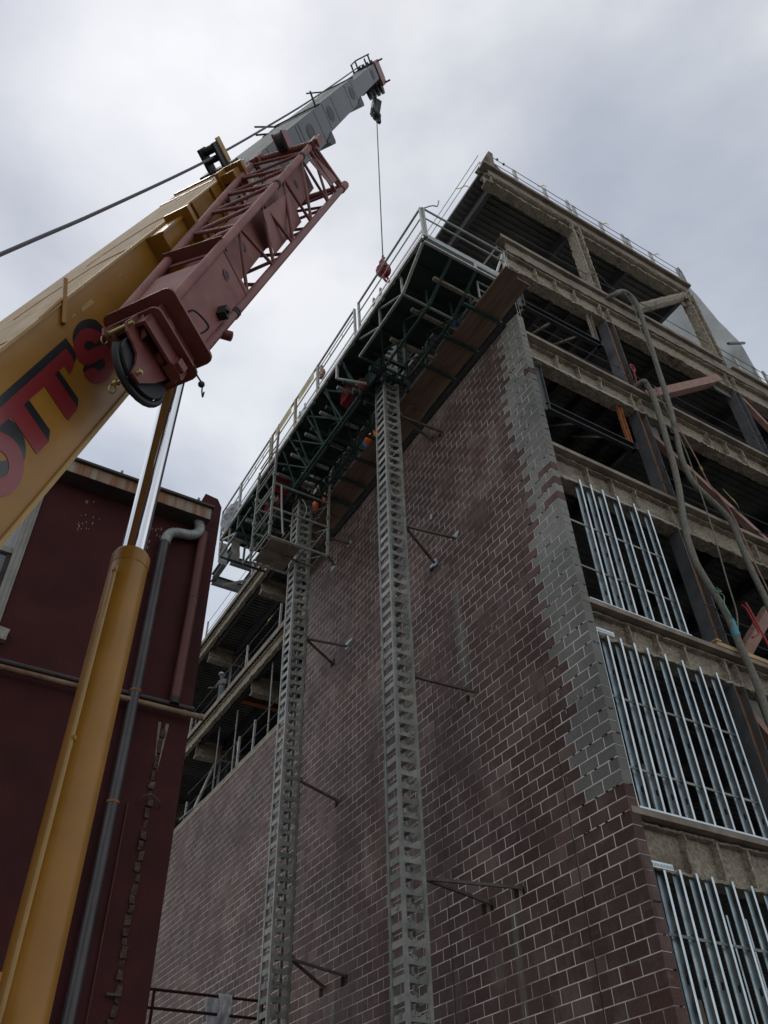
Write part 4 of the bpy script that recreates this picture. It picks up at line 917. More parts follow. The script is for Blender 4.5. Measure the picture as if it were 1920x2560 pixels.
# plumb lines at the corner
pl_ = part('plumb_line', MB().tube([(8.86, 8.02, DZ-.1), (8.9, 8.06, 18.0)], .008, 5).tube([(8.88, 7.99, DZ+1.3), (8.90, 7.98, 17.9)], .006, 5), M_GALV2); tag(pl_, 'pair of thin plumb lines hanging at the grey block corner', 'plumb line')
tag(part('hand_frame', MB().bar((8.0, 8.3, PZ+.05), (8.0, 8.3, PZ+.75), .035, .035).bar((8.0, 8.3, PZ+.75), (8.5, 8.3, PZ+.75), .03, .03).bar((8.0, 8.3, PZ+.4), (8.45, 8.3, PZ+.4), .03, .03).bar((8.0, 8.3, PZ+.06), (8.2, 8.3, PZ+.06), .03, .03), M_GALV2), 'small pale tube frame standing on the planks near the corner', 'frame')
for k, (y, lab) in enumerate(((8.75, 'grey mortar board on the planks near the corner'), (9.9, 'pale block stack on the planks near the worker in blue'))):
    tag(part('mortar_board', MB().box(7.95, 8.25, y-.3, y+.3, PZ+.09, PZ+.15).box(8.0, 8.2, y-.2, y+.2, PZ+.151, PZ+.28), M_SLAB), lab, 'mortar board')
# crumpled plastic at the far end
def crumple(name, c, r, label, sq=(1,1,1), seed=0, cat='plastic sheet'):
    b = MB(); b.ball((0,0,0), 1, 22, 14)
    vs = []
    for v in b.v:
        p = V(*v); k = 1 + .35*noise.noise(p*2.2+V(seed,0,0)) + .22*noise.noise(p*5+V(0,seed,0))
        vs.append((c[0]+p.x*r*sq[0]*k, c[1]+p.y*r*sq[1]*k, c[2]+p.z*r*sq[2]*k))
    b.v = vs; o = part(name, b, M_TARP); tag(o, label, cat); return o
crumple('plastic_wrap', (6.3, 19.75, DZ+.42), .5, 'crumpled clear plastic heaped at the far end of the platform', (.5, 1.3, .8), 3)
b = MB(); b.grid(lambda u, v: V(6.25+.3*v+.05*noise.noise((u*4, v*3, 1)), 20.5-.15*u, DZ-.1-1.0*u+.1*noise.noise((u*5, v*6, 2))), 14, 6)
tag(part('plastic_strip', b, M_TARP), 'torn plastic strip hanging from the far platform end', 'plastic sheet')
b = MB(); b.grid(lambda u, v: V(6.3+.28*v+.04*noise.noise((u*4, v*3, 7)), 19.3+.05*math.sin(u*6), 18.85-.75*u+.06*noise.noise((u*5, v*6, 2))), 12, 5)
tag(part('cloth_rag', b, M_WFRAME), 'pale rag hanging under the far platform end', 'rag')
# ================================================================== MOBILE CRANE (boom rises past the camera's left)
BU, BN, BUP, BA = V(0.22916, 0.15885, 0.96034), V(0.5697, -0.82185, 0.0), V(-0.78926, -0.5471, 0.27883), V(6.55949, 10.17368, 35.8664)
def BP(L, a, b): return BA - BU*L + BN*a + BUP*b
def bbox(mb, L0, L1, a0, a1, b0, b1):
    return mb.obox(BP((L0+L1)/2, (a0+a1)/2, (b0+b1)/2), BU*(L1-L0)/2, BN*(a1-a0)/2, BUP*(b1-b0)/2)
def bpoly(mb, pts, a, th=0.004): return mb.prism([BP(L, a, b) for L, b in pts], BN*th)
crane = T('mobile_crane', 'yellow telescopic crane with a steep grey upper boom', 'crane', (0.1, 5.6, 0))
HWY, HHY = 0.5637, 0.4647
main = part('boom_section', bbox(MB(), 22.8, 34.2, -HWY, HWY, -HHY, HHY), M_YELLOW, crane, label='yellow base section of the boom with red lettering')
part('top_plate', bbox(MB(), 22.9, 34.1, -HWY+.004, HWY-.004, HHY+.001, HHY+.006), M_YDUST, main)
seams = MB()
for L, dl in ((23.6, .0), (25.9, .9), (27.6, .9), (30.2, .9)):
    seams.tube(path([BP(L, HWY-.05, HHY+.008), BP(L+.12, .15, HHY+.008), BP(L+dl, -.1, HHY+.008), BP(L+dl+.5, -.15, HHY+.008)]), .007, 5)
part('weld_seam', seams, M_YELLOW, main)
part('edge_flange', bbox(bbox(MB(), 23.0, 34.2, HWY-.01, HWY+.03, -HHY-.035, -HHY-.004), 23.0, 34.2, HWY-.05, HWY+.012, HHY-.012, HHY+.012), M_YPATCH, main)
part('collar', bbox(bbox(MB(), 22.78, 22.98, -HWY-.035, HWY+.035, -HHY-.03, HHY+.03), 23.62, 23.72, -HWY-.02, HWY+.03, -HHY, HHY+.015), M_YELLOW, main)
for L in (26.3, 25.54, 24.68, 24.05): part('stiffener_rib', bbox(MB(), L-.02, L+.02, HWY, HWY+.035, -HHY, HHY), M_YELLOW, main)
part('side_rail', bbox(MB(), 24.05, 26.3, HWY, HWY+.02, .20, .225), M_YELLOW, main)
# round decal with a letter at the collar
ring = [(23.28+.24*math.cos(t*math.pi/12), .18+.24*math.sin(t*math.pi/12)) for t in range(24)]
dk = part('round_decal', bpoly(MB(), ring, HWY+.001, .003), M_BOOMTOP, main)
gs = MB()
for t0 in range(3, 21):
    a0, a1 = t0*math.pi/12, (t0+1)*math.pi/12
    gs.prism([BP(23.28+r_*math.cos(a_), HWY+.0045, .18+r_*math.sin(a_)) for r_, a_ in ((.14, a0), (.14, a1), (.085, a1), (.085, a0))], BN*.002)
bbox(gs, 23.14, 23.30, HWY+.0045, HWY+.0065, .155, .195)
part('letter', gs, M_LETBLK, dk)
# lettering: O T T ' S in red with a black drop shade
LET = dict(
TT=[(30.818,.162),(29.673,.165),(29.667,.096),(29.683,.036),(29.76,.004),(29.846,-.008),(29.84,.028),(29.838,.069),(30.021,.075),(30.019,-.244),(30.045,-.25),(30.224,-.26),(30.235,-.242),(30.227,.06),(30.473,.066),(30.581,.064),(30.593,-.255),(30.786,-.261),(30.798,-.246),(30.78,.055),(30.825,.068),(31.143,.08),(31.037,.164)],
S=[(29.061,.042),(29.084,.096),(29.189,.163),(29.319,.19),(29.463,.174),(29.56,.129),(29.61,.053),(29.591,-.017),(29.519,-.062),(29.388,-.088),(29.281,-.105),(29.269,-.147),(29.304,-.17),(29.394,-.171),(29.458,-.146),(29.473,-.107),(29.642,-.081),(29.656,-.137),(29.612,-.201),(29.533,-.245),(29.396,-.271),(29.233,-.254),(29.101,-.195),(29.051,-.125),(29.091,-.049),(29.208,-.006),(29.349,.015),(29.407,.034),(29.428,.067),(29.38,.091),(29.307,.083),(29.245,.047),(29.235,.024)])
SH = dict(B1=[(30.968,.218),(30.738,.224),(29.582,.229),(29.576,.124),(29.615,.055),(29.675,.032),(29.838,.069),(31.064,.142)],
B2=[(30.079,.084),(29.939,.073),(29.933,-.202),(29.995,-.238),(30.068,-.256)], B3=[(30.62,.073),(30.488,.062),(30.493,-.211),(30.586,-.259),(30.634,-.261)],
B4=[(30.934,.072),(30.808,.059),(30.787,.015),(30.809,-.061),(30.86,-.133),(30.914,-.181),(30.991,-.214),(30.947,-.084)],
S2=[(29.537,.132),(29.475,.203),(29.354,.241),(29.233,.249),(29.101,.223),(29.001,.172),(28.97,.096),(29.002,.051),(29.059,.037),(28.986,-.02),(28.968,-.081),(29.016,-.139),(29.094,-.132),(29.133,-.077),(29.407,.015),(29.487,.074)],
S3=[(29.645,-.077),(29.578,-.042),(29.513,-.058),(29.29,-.102),(29.26,-.151),(29.316,-.178),(29.421,-.169),(29.507,-.13)])
def smooth_poly(pts, n=3):
    P = [V(p[0], p[1], 0) for p in pts]; N_ = len(P); out = []
    for i in range(N_):
        p0, p1, p2, p3 = P[i-1], P[i], P[(i+1) % N_], P[(i+2) % N_]
        for k in range(n):
            t = k/n; q = 0.5*((2*p1)+(p2-p0)*t+(2*p0-5*p1+4*p2-p3)*t*t+(3*p1-p0-3*p2+p3)*t**3); out.append((q.x, q.y))
    return out
def flat_poly(name, polys, a, m, parent):
    """filled outlines on the boom side, triangulated as ngons"""
    cu = bpy.data.curves.new(name, 'CURVE'); cu.dimensions = '2D'; cu.fill_mode = 'BOTH'; cu.extrude = 0.0008
    for pts in polys:
        s = cu.splines.new('POLY'); s.points.add(len(pts)-1); s.use_cyclic_u = True
        for p, (L, b) in zip(s.points, pts): p.co = (-L, b, 0, 1)
    tmp = bpy.data.objects.new('tmp', cu); COL.objects.link(tmp)
    dg = bpy.context.evaluated_depsgraph_get(); me = bpy.data.meshes.new_from_object(tmp.evaluated_get(dg))
    bpy.data.objects.remove(tmp)
    me.transform(Matrix(((BU.x, BUP.x, BN.x, BA.x+BN.x*a), (BU.y, BUP.y, BN.y, BA.y+BN.y*a), (BU.z, BUP.z, BN.z, BA.z+BN.z*a), (0, 0, 0, 1))))
    me.materials.clear(); me.materials.append(m); me.name = name
    return part(name, me, m, parent)
for k, pts in SH.items(): flat_poly('letter_shade', [smooth_poly(pts) if k[0] == 'S' else pts], HWY+.0015+.0001*ord(k[1])%0.001, M_LETBLK, main)
Oo = [(31.21+.30*math.cos(t*math.pi/16)+.10*math.sin(t*math.pi/16)*0, -.10+.215*math.sin(t*math.pi/16)) for t in range(32)]
Oi = [(31.21+.125*math.cos(t*math.pi/16), -.10+.10*math.sin(t*math.pi/16)) for t in range(32)]
flat_poly('letter', [Oo, Oi], HWY+.004, M_LETRED, main)
flat_poly('letter_shade', [[(L-.13, b+.07) for L, b in Oo], [(L-.13, b+.07) for L, b in Oi]], HWY+.0012, M_LETBLK, main)
flat_poly('letter', [LET['TT']], HWY+.0045, M_LETRED, main)
flat_poly('letter', [smooth_poly(LET['S'])], HWY+.0045, M_LETRED, main)
pm = MB()
for (L0, L1, b0, b1) in ((28.86, 29.13, .295, .335), (29.24, 29.33, .315, .33), (28.1, 28.2, .33, .342), (28.5, 28.62, .31, .316)): bpoly(pm, [(L0, b0), (L1, b0+.003), (L1-.02, b1), (L0+.01, b1+.004)], HWY+.0015, .002)
part('paint_patch', pm, M_YPATCH, main)
# stow brackets, rope post, rope guide
br = MB()
bbox(br, 26.45, 27.2, HWY, HWY+.22, .02, .06); bbox(br, 26.45, 27.2, HWY, HWY+.22, .42, .45); bbox(br, 27.1, 27.2, HWY, HWY+.2, -.2, .45); bbox(br, 26.4, 26.5, HWY, HWY+.32, .1, .52); bbox(br, 26.5, 27.1, HWY+.18, HWY+.2, -.1, .42)
part('stow_bracket', br, M_YELLOW, crane)
br = MB()
bbox(br, 23.75, 24.25, HWY, HWY+.05, .15, .56); bbox(br, 23.9, 24.2, HWY+.05, HWY+.25, .38, .5); bbox(br, 23.75, 23.85, HWY+.05, HWY+.3, .2, .56); br.tube([BP(24.0, HWY+.05, .3), BP(24.0, HWY+.34, .3)], .07, 10)
part('stow_hook', br, M_YELLOW, crane)
part('rope_post', MB().bar(BP(29.52, HWY+.02, .33), BP(29.10, HWY+.02, .60), .035, .035).bar(BP(29.5, HWY+.02, .34), BP(29.3, HWY, .47), .03, .02).bar(BP(29.75, HWY, .47), BP(29.32, HWY+.02, .49), .02, .02), M_YELLOW, crane)
gd = MB()
for a in (-.28, -.02): bbox(gd, 21.6, 21.95, a-.02, a+.02, HHY-.02, .86)
bbox(gd, 21.5, 22.1, -.42, .12, .44, .49); gd.tube([BP(21.75, -.28, .78), BP(21.75, -.02, .78)], .07, 10); gd.tube([BP(21.75, -.28, .62), BP(21.75, -.02, .62)], .045, 10); bbox(gd, 21.6, 21.7, -.3, 0, .72, .84)
part('rope_guide', gd, M_BDARK, crane)
part('guide_cheek', bbox(MB(), 21.55, 21.75, .0, .025, .5, .9), M_YPATCH, crane)
part('drum_cap', MB().tube([BP(30.6, -HWY-.15, .52), BP(30.6, -HWY-.05, .52)], .16, 14).tube([BP(30.2, -HWY-.12, .52), BP(30.2, -HWY-.05, .52)], .10, 12), M_JIB, crane)
def ell(L, b, rl, rb, n=20): return [(L+rl*math.cos(2*math.pi*k/n), b+rb*math.sin(2*math.pi*k/n)) for k in range(n)]
def section(L0, L1, hw, b0, b1, holes, lines, nose):
    s = part('boom_section', bbox(MB(), L0, L1, -hw, hw, b0, b1), M_BOOM, crane)
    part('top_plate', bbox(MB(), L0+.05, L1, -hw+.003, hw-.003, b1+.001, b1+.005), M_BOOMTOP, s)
    for L, b in holes:
        part('oval_port', bpoly(bpoly(MB(), ell(L, b, .30, .15), hw+.0012, .002), ell(L, b, .24, .12), hw+.0035, .002), M_BDARK, s)
        rg = MB()
        o1, o2 = ell(L, b, .37, .185, 28), ell(L, b, .34, .168, 28)
        for k in range(28):
            k2 = (k+1) % 28; rg.prism([BP(q[0], hw+.001, q[1]) for q in (o1[k], o1[k2], o2[k2], o2[k])], BN*.003)
        part('port_ring', rg, M_BDARK, s)
    ln = MB()
    for L in lines: bbox(ln, L-.02, L+.02, hw+.001, hw+.004, b0+.03, b1-.02)
    if lines: part('weld_line', ln, M_BDARK, s)
    if nose:
        ns = MB(); pts = [(L0, b0+.1), (L0, b0-.11), (L0+.12, b0-.16), (L0+.5, b0-.12), (L0+.85, b0), (L0+.85, b0+.02)]
        ns.prism([BP(L, -hw-.01, b) for L, b in pts], BN*(2*hw+.03))
        part('wear_pad_nose', ns, M_BDARK, s)
    return s
s2_ = section(15.35, 23.4, .50, -.30, .405, [(17.3, .08), (20.3, .09)], (16.2, 18.1, 18.4, 21.0), True)
s3_ = section(8.9, 15.9, .44, -.235, .415, [(14.2, .08), (10.1, .10)], (14.75, 13.4, 9.6, 10.9), True)
s4_ = section(2.8, 9.4, .38, -.17, .325, [(4.1, .08)], (4.5,), False)
wk = MB()
for L, a0, a1, b1 in ((15.6, .46, .50, .75), (15.8, -.48, -.95, .62), (9.1, -.42, -.95, .60), (16.9, -.46, -.7, .5)): wk.tube([BP(L, a0, .41), BP(L+.05, a1, b1)], .022, 6)
for L, hw in ((15.5, .5), (9.1, .44)): wk.tube([BP(L, -hw-.1, .43), BP(L, hw+.05, .43)], .02, 6); bbox(wk, L-.1, L+1.6, -hw-.05, -hw, .36, .42)
part('rope_fender', wk, M_BLACK, crane)
hd = part('boom_head', bbox(bbox(MB(), 1.7, 2.8, -.42, -.36, -.45, .36), 1.7, 2.8, .36, .42, -.45, .36), M_JIB, crane)
part('head_frame', bbox(bbox(bbox(MB(), 1.6, 1.7, -.4, .42, -.3, .38), 1.9, 2.0, -.55, .62, .30, .36), 1.9, 2.0, -.5, .6, -.44, -.38), M_JIB, hd)
for k, a in enumerate((-.24, -.08, .08, .24)):
    part('sheave', MB().tube([BP(2.3, a-.05, -.42), BP(2.3, a+.05, -.42)], .30, 18), M_BDARK, hd)
    part('sheave', MB().tube([BP(2.2, a-.04, .28), BP(2.2, a+.04, .28)], .18, 16), M_BDARK, hd)
rt = MB()
for a in (-.3, .2): rt.tube([BP(3.4, a, .33), BP(3.3, a, .62)], .03, 6).tube([BP(2.2, a, .33), BP(2.1, a, .66)], .03, 6)
rt.tube([BP(3.4, -.3, .62), BP(2.0, -.3, .66)], .025, 6).tube([BP(2.0, -.3, .66), BP(2.0, .25, .66)], .025, 6)
part('roller_frame', rt, M_BLACK, hd)
RX, RY = 6.45, 10.10
part('sheave_block', MB().bar((RX+.1, RY+.1, 33.0), (RX+.05, RY+.2, 32.0), .3, .2).bar((RX+.15, RY+.15, 32.1), (RX+.2, RY+.2, 31.5), .16, .1).bar((RX-.1, RY+.1, 32.1), (RX-.05, RY+.2, 31.7), .1, .06), M_BDARK, hd)
wt = part('anti_block_weight', MB().ball((RX, RY, 31.35), .16, 12, 8), M_BDARK, crane)
part('weight_chain', MB().tube([(RX-.3, RY-.2, 32.9), (RX, RY, 31.45)], .022, 5).tube([(RX+.08, RY+.05, 32.9), (RX, RY, 31.45)], .018, 5), M_CABLE, wt)
part('hoist_rope', MB().tube([(RX, RY, 33.1), (RX, RY, 22.05)], .017, 6), M_CABLE, crane)
part('hoist_rope', MB().tube(path([BP(36.0, -.1, 1.40), BP(28.83, -.08, 1.001), BP(26.43, -.08, .864), BP(22.25, -.1, .68), BP(17.6, -.1, .575), BP(12.25, -.1, .50), BP(2.6, -.1, .46)], 5), .021, 7), M_CABLE, crane)
bl_ = T('hook_ball', 'red overhaul ball with hook hanging behind the platform rail', 'hook ball', (RX, RY, 21.5))
part('ball', MB().ball((RX, RY, 21.42), .21, 20, 12), M_BALLRED, bl_, smooth=True)
part('swivel', MB().tube([(RX, RY, 21.6), (RX, RY, 21.72), (RX, RY, 21.85)], [.07, .09, .06], 10).bar((RX-.07, RY, 21.8), (RX+.03, RY, 22.05), .07, .1), M_BALLRED, bl_)
part('wedge_socket', MB().prism([(RX-.05, RY-.02, 21.85), (RX+.05, RY-.02, 21.85), (RX+.02, RY-.02, 22.2), (RX-.02, RY-.02, 22.2)], (0, .04, 0)), M_CABLE, bl_)
part('ring_plate', MB().tube([(RX-.12, RY-.19, 21.40), (RX-.1, RY-.16, 21.40)], .11, 14), M_LETRED, bl_)
part('hook', MB().tube(path([(RX, RY, 21.25), (RX, RY, 21.05), (RX+.1, RY, 20.95), (RX+.16, RY, 21.05), (RX+.12, RY, 21.15)]), .035, 7), M_BALLRED, bl_)
# lift cylinder: yellow barrel, chrome rod
CB, CT, CR = V(1.10, 6.385, 1.9), V(1.13, 6.41, 6.73), V(1.165, 6.435, 9.75)
cyl = part('lift_cylinder', MB().tube([CB, CT-(CT-CB).normalized()*.05, CT], [.182, .172, .160], 40), M_YELLOW, crane, smooth=True)
part('gland_ring', MB().tube([CT-V(0,0,.16), CT-V(0,0,.03)], .176, 40), M_YELLOW, cyl, smooth=True)
part('rod', MB().tube([CT-V(0,0,.1), CR], .112, 40), M_CHROME, cyl, smooth=True)
cd_ = (V(CAM.x, CAM.y, 4)-V(1.1, 6.4, 4)); cd_.z = 0; cd_.normalize(); sd_ = V(-cd_.y, cd_.x, 0)*-1
hp = []
lx = -sd_ if (-sd_).dot(cr_) < 0 else sd_
for z in (6.45, 6.3, 5.5, 4.6, 3.6, 2.9, 2.5, 2.2, 1.95): hp.append(V(1.10+.03*(z-1.9)/4.8, 6.39, z) + lx*(.115+(.02 if z < 2.6 else 0)+(.06 if z < 2.1 else 0)) + cd_*.145)
part('hydraulic_line', MB().tube(path(hp, 3), .018, 8), M_YPATCH, cyl, smooth=True)
for z in (6.4, 4.75, 2.72): part('line_clamp', MB().ball(V(1.115, 6.4, z) + lx*.10 + cd_*.15, .03, 8, 6), M_YELLOW, cyl)
part('cylinder_lug', MB().bar(BP(27.0, 0, -.46), CR, .22, .18), M_YELLOW, crane)
# slewing house and carrier underneath (below the picture)
part('turret', MB().box(-2.3, .845, 5.78, 6.05, 1.3, 3.0).box(-2.3, .2, 4.4, 4.7, 1.3, 2.3).box(-2.6, 1.5, 4.4, 6.6, 1.1, 1.35), M_YELLOW, crane)
part('counterweight', MB().box(-3.6, -2.3, 3.6, 6.6, 1.2, 2.4), M_YELLOW, crane)
part('chassis', MB().box(-5.5, 3.6, 4.1, 6.6, .55, 1.1), M_YELLOW, crane)
for x in (-4.6, -3.2, 1.6, 2.9):
    for y in (4.15, 6.55): part('wheel', MB().tube([(x, y-.2, .55), (x, y+.2, .55)], .55, 20), M_TIRE, crane)
# ------------------------------------------------------------------ lattice jib stowed on the boom's right side
jib = T('lattice_jib', 'dull red lattice jib stowed beside the yellow boom', 'crane jib', tuple(BP(26, 1.3, 0)))
C0 = {1: (.96, .16), 2: (1.46, .10), 3: (1.36, -.43), 4: (.86, -.37)}; C1 = {1: (.78, .40), 2: (1.69, .27), 3: (1.81, -.46), 4: (.9, -.33)}
def JC(k, L):
    f = (29.3-L)/6.3; return BP(L, C0[k][0]+(C1[k][0]-C0[k][0])*f, C0[k][1]+(C1[k][1]-C0[k][1])*f)
for k in (1, 2, 3, 4):
    part('chord', MB().tube([JC(k, 29.28), JC(k, 22.95 if k != 3 else 22.85)], .049, 12), M_JIBD if k in (1, 2) else M_JIB, jib, smooth=True)
def lac(ka, La, kb, Lb, r=.021): part('lacing', MB().tube([JC(ka, La), JC(kb, Lb)], r, 8), M_JIB, jib, smooth=True)
nA = [27.14, 26.14, 24.98, 23.84, 23.1]; nB = [27.72, 26.7, 25.82, 24.87, 23.83, 23.0]
for i, L in enumerate(nA):
    lac(2, L, 3, nB[i]); lac(2, L, 3, nB[i+1])
lac(2, 27.82, 3, 27.75, .026)
for i, L in enumerate((27.1, 26.2, 25.3, 24.4, 23.5)):
    lac(2, L, 1, L+.62, .024); lac(2, L-.02, 1, L-.28, .024)
for i, L in enumerate((27.3, 26.2, 25.1, 24.0)):
    lac(1, L, 4, L-.5); lac(1, L-1.0, 4, L-.5); lac(3, L, 4, L-.5); lac(3, L-1.0, 4, L-.5)
def jquad(name, ps, th, m, lab=None, parent=jib): 
    ps = [V(*p) for p in ps]; nn = (ps[1]-ps[0]).cross(ps[2]-ps[0]).normalized()
    return part(name, MB().prism(ps, nn*th), m, parent, label=lab)
# solid plated butt
def jmix(k1, k2, L, t): return JC(k1, L).lerp(JC(k2, L), t)
part_side = jquad('side_plate', [jmix(2,3,29.25,.06), jmix(2,3,27.8,.06), jmix(2,3,27.66,.94), jmix(2,3,29.25,.94)], -.012, M_JIBD)
jquad('top_plate', [jmix(1,2,29.25,.06), jmix(1,2,28.35,.06), jmix(1,2,28.2,.94), jmix(1,2,29.25,.94)], .012, M_JIBD)
jquad('far_plate', [jmix(1,4,29.25,.05), jmix(1,4,27.8,.05), jmix(1,4,27.7,.95), jmix(1,4,29.25,.95)], .012, M_JIB)
jquad('under_plate', [jmix(4,3,29.25,.06), jmix(4,3,27.8,.06), jmix(4,3,27.8,.94), jmix(4,3,29.25,.94)], .012, M_JIB)
part('cross_angle', MB().bar(jmix(1,2,27.75,-.05), jmix(1,2,27.72,1.02), .02, .16, BUP).bar(jmix(1,2,27.9,-.05)-BUP*.03, jmix(1,2,27.86,1.02)-BUP*.03, .10, .015, BUP), M_JIB, jib)
# inner telescoping box
ib = MB(); 
def inner(L, sa, sb):
    c = (JC(1, L)+JC(3, L))/2; f = (29.3-L)/6.3
    return c + BN*(.17+.05*f)*sa + BUP*(.19+.03*f)*sb
ps = [inner(28.6, sa, sb) for sa, sb in ((-1,-1),(1,-1),(1,1),(-1,1))] + [inner(23.25, sa, sb) for sa, sb in ((-1,-1),(1,-1),(1,1),(-1,1))]
ib.add(ps, [(0,1,2,3),(4,7,6,5),(0,4,5,1),(1,5,6,2),(2,6,7,3),(3,7,4,0)])
ibx = part('inner_box', ib, M_JIBD, jib)
for L in (26.9, 24.0): part('port', MB().tube([inner(L, 1, .1)+BN*.001, inner(L, 1, .1)+BN*.006], .06, 12), M_BDARK, ibx)

# ports, stubs and rings on the plated side
fn = (jmix(2,3,29,.5)-jmix(2,3,28,.5)).cross(jmix(2,3,29,.1)-jmix(2,3,29,.9)).normalized()
if fn.dot(CAM-JC(3, 28)) < 0: fn = -fn
pc = BP(28.03, 1.464, -.088)+fn*.013
part('port_rim', MB().tube([pc, pc+fn*.035], .062, 14), M_JIB, jib); part('port_hole', MB().tube([pc+fn*.03, pc+fn*.037], .046, 14), M_BDARK, jib)
jquad('cover_sheet', [BP(L_, a_, b_)+fn*.05 for L_, a_, b_ in ((26.328, 1.556, .116), (25.023, 1.583, .04), (24.868, 1.51, -.372), (26.382, 1.463, -.368))], .006, M_JIBD, 'plain flat red sheet on the jib side')
c = BP(28.53, 1.41, -.299); part('latch', MB().bar(c, c+fn*.13, .09, .11).bar(c+fn*.1, c+fn*.15+BUP*.03, .05, .06), M_BDARK, jib)
c = BP(28.6, 1.38, -.455); part('pipe_stub', MB().tube([c, c+fn*.10-BUP*.06], .05, 12).tube([c+fn*.095-BUP*.057, c+fn*.105-BUP*.063], .036, 12), M_JIB, jib)
for k, L in ((3, 28.12), (2, 23.75), (2, 25.3)): part('ring_clip', MB().tube([JC(k, L), JC(k, L+.035)], .058, 12).tube([JC(k, L+.06), JC(k, L+.085)], .058, 12), M_BDARK, jib)
part('grab_loop', MB().tube(path([BP(29.22, 1.46, -.06), BP(29.17, 1.53, -.07), BP(29.07, 1.53, -.26), BP(29.14, 1.45, -.28)]), .010, 6), M_BDARK, jib)
# butt end: stepped plates, cheeks, sheave, pins
def rrect(L, a0, a1, b0, b1, r, skew=0.0):
    pts = []
    for cx, cy, t0 in ((a1-r, b1-r, 0), (a0+r, b1-r, 90), (a0+r, b0+r, 180), (a1-r, b0+r, 270)):
        for k in range(4):
            t = R(t0+k*30); pts.append(BP(L, cx+r*math.cos(t), cy+r*math.sin(t)))
    return pts
part('end_plate', MB().prism(rrect(29.30, .80, 1.53, -.50, .22, .07), -BU*.035), M_JIB, jib)
part('end_plate', MB().prism(rrect(29.52, .86, 1.44, -.52, .16, .07), -BU*.03), M_JIB, jib)
part('end_box', bbox(bbox(MB(), 29.33, 29.55, .92, .94, -.4, .12), 29.33, 29.55, 1.36, 1.38, -.42, .12), M_JIB, jib)
part('end_box', bbox(bbox(bbox(MB(), 29.5, 29.7, 1.0, 1.36, .09, .12), 29.5, 29.72, 1.33, 1.36, -.45, .12), 29.5, 29.72, 1.0, 1.3, -.45, -.42), M_JIB, jib)
jc = [(29.62, .155), (29.52, .14), (29.50, -.45), (29.62, -.50), (29.85, -.40), (29.98, -.27), (29.96, -.19), (29.80, -.17), (29.74, -.10), (29.78, .02), (29.86, .17), (29.80, .21)]
jc2 = [(29.41,.12),(29.55,.16),(29.78,.18),(29.84,.12),(29.87,.02),(29.91,-.06),(30.00,-.105),(30.14,-.13),(30.13,-.23),(29.92,-.33),(29.69,-.40),(29.5,-.45),(29.45,-.3)]
part('cheek_plate', MB().prism([BP(L, 1.03, b) for L, b in jc], BN*.022), M_JIB, jib)
part('cheek_plate', MB().prism([BP(L, 1.222, b) for L, b in jc2], BN*.022), M_JIB, jib)
part('fin_plate', MB().prism([BP(29.56, 1.245, .13), BP(29.58, 1.245, -.02), BP(29.76, 1.26, .0)], BN*.05+BUP*.01), M_JIB, jib)
part('sheave', MB().tube([BP(29.84, 1.09, -.20), BP(29.84, 1.12, -.20), BP(29.84, 1.14, -.20), BP(29.84, 1.17, -.20), BP(29.84, 1.20, -.20)], [.27, .27, .235, .27, .27], 36), M_BDARK, jib)
wc = BP(29.84, 1.2, -.20)
part('sheave_web', MB().tube([wc-BN*.02, wc-BN*.008], .215, 30), M_JIB, jib)
part('guard_arc', MB().tube([BP(29.84+.30*math.sin(R(t)), 1.145, -.20+.30*math.cos(R(t))) for t in range(20, 230, 14)], .030, 8), M_BDARK, jib, smooth=True)
for L, b in ((29.79, .15), (30.10, -.165)):
    pn = part('locking_pin', MB().tube([BP(L, 1.04, b), BP(L-.02, 1.29, b)], .017, 10).tube([BP(L, 1.035, b), BP(L, 1.065, b)], .028, 10).bar(BP(L-.02, 1.275, b-.025), BP(L-.03, 1.275, b+.03), .010), M_BRASS, jib)
    part('pin_ring', MB().tube([BP(L+.05+.055*math.sin(R(t)), 1.02, b-.02+.03*math.cos(R(t))) for t in range(0, 361, 24)], .007, 6), M_BRASS, pn)
c = BP(29.64, 1.25, -.23); part('hub', MB().tube([c, c+BN*.05], .065, 16).tube([c+BN*.05, c+BN*.056], .045, 16), M_JIB, jib); part('hub_bolt', MB().tube([c+BN*.05, c+BN*.07], .022, 8), M_JIBD, jib)
c = BP(29.42, 1.381, -.05); part('washer', MB().tube([c, c+BN*.012], .055, 14), M_JIBD, jib)
part('block_lug', bbox(bbox(MB(), 29.58, 29.72, 1.27, 1.37, -.42, -.28), 29.60, 29.70, 1.37, 1.41, -.40, -.30), M_JIB, jib)
part('wire_drop', MB().tube(path([BP(29.6, 1.48, -.40), BP(29.66, 1.48, -.46), BP(29.7, 1.5, -.52)]), .008, 5).ball(BP(29.72, 1.5, -.54), .03, 8, 6).tube(path([BP(29.73, 1.5, -.56), BP(29.78, 1.5, -.58), BP(29.8, 1.49, -.62), BP(29.75, 1.5, -.60)]), .007, 5), M_BDARK, jib)
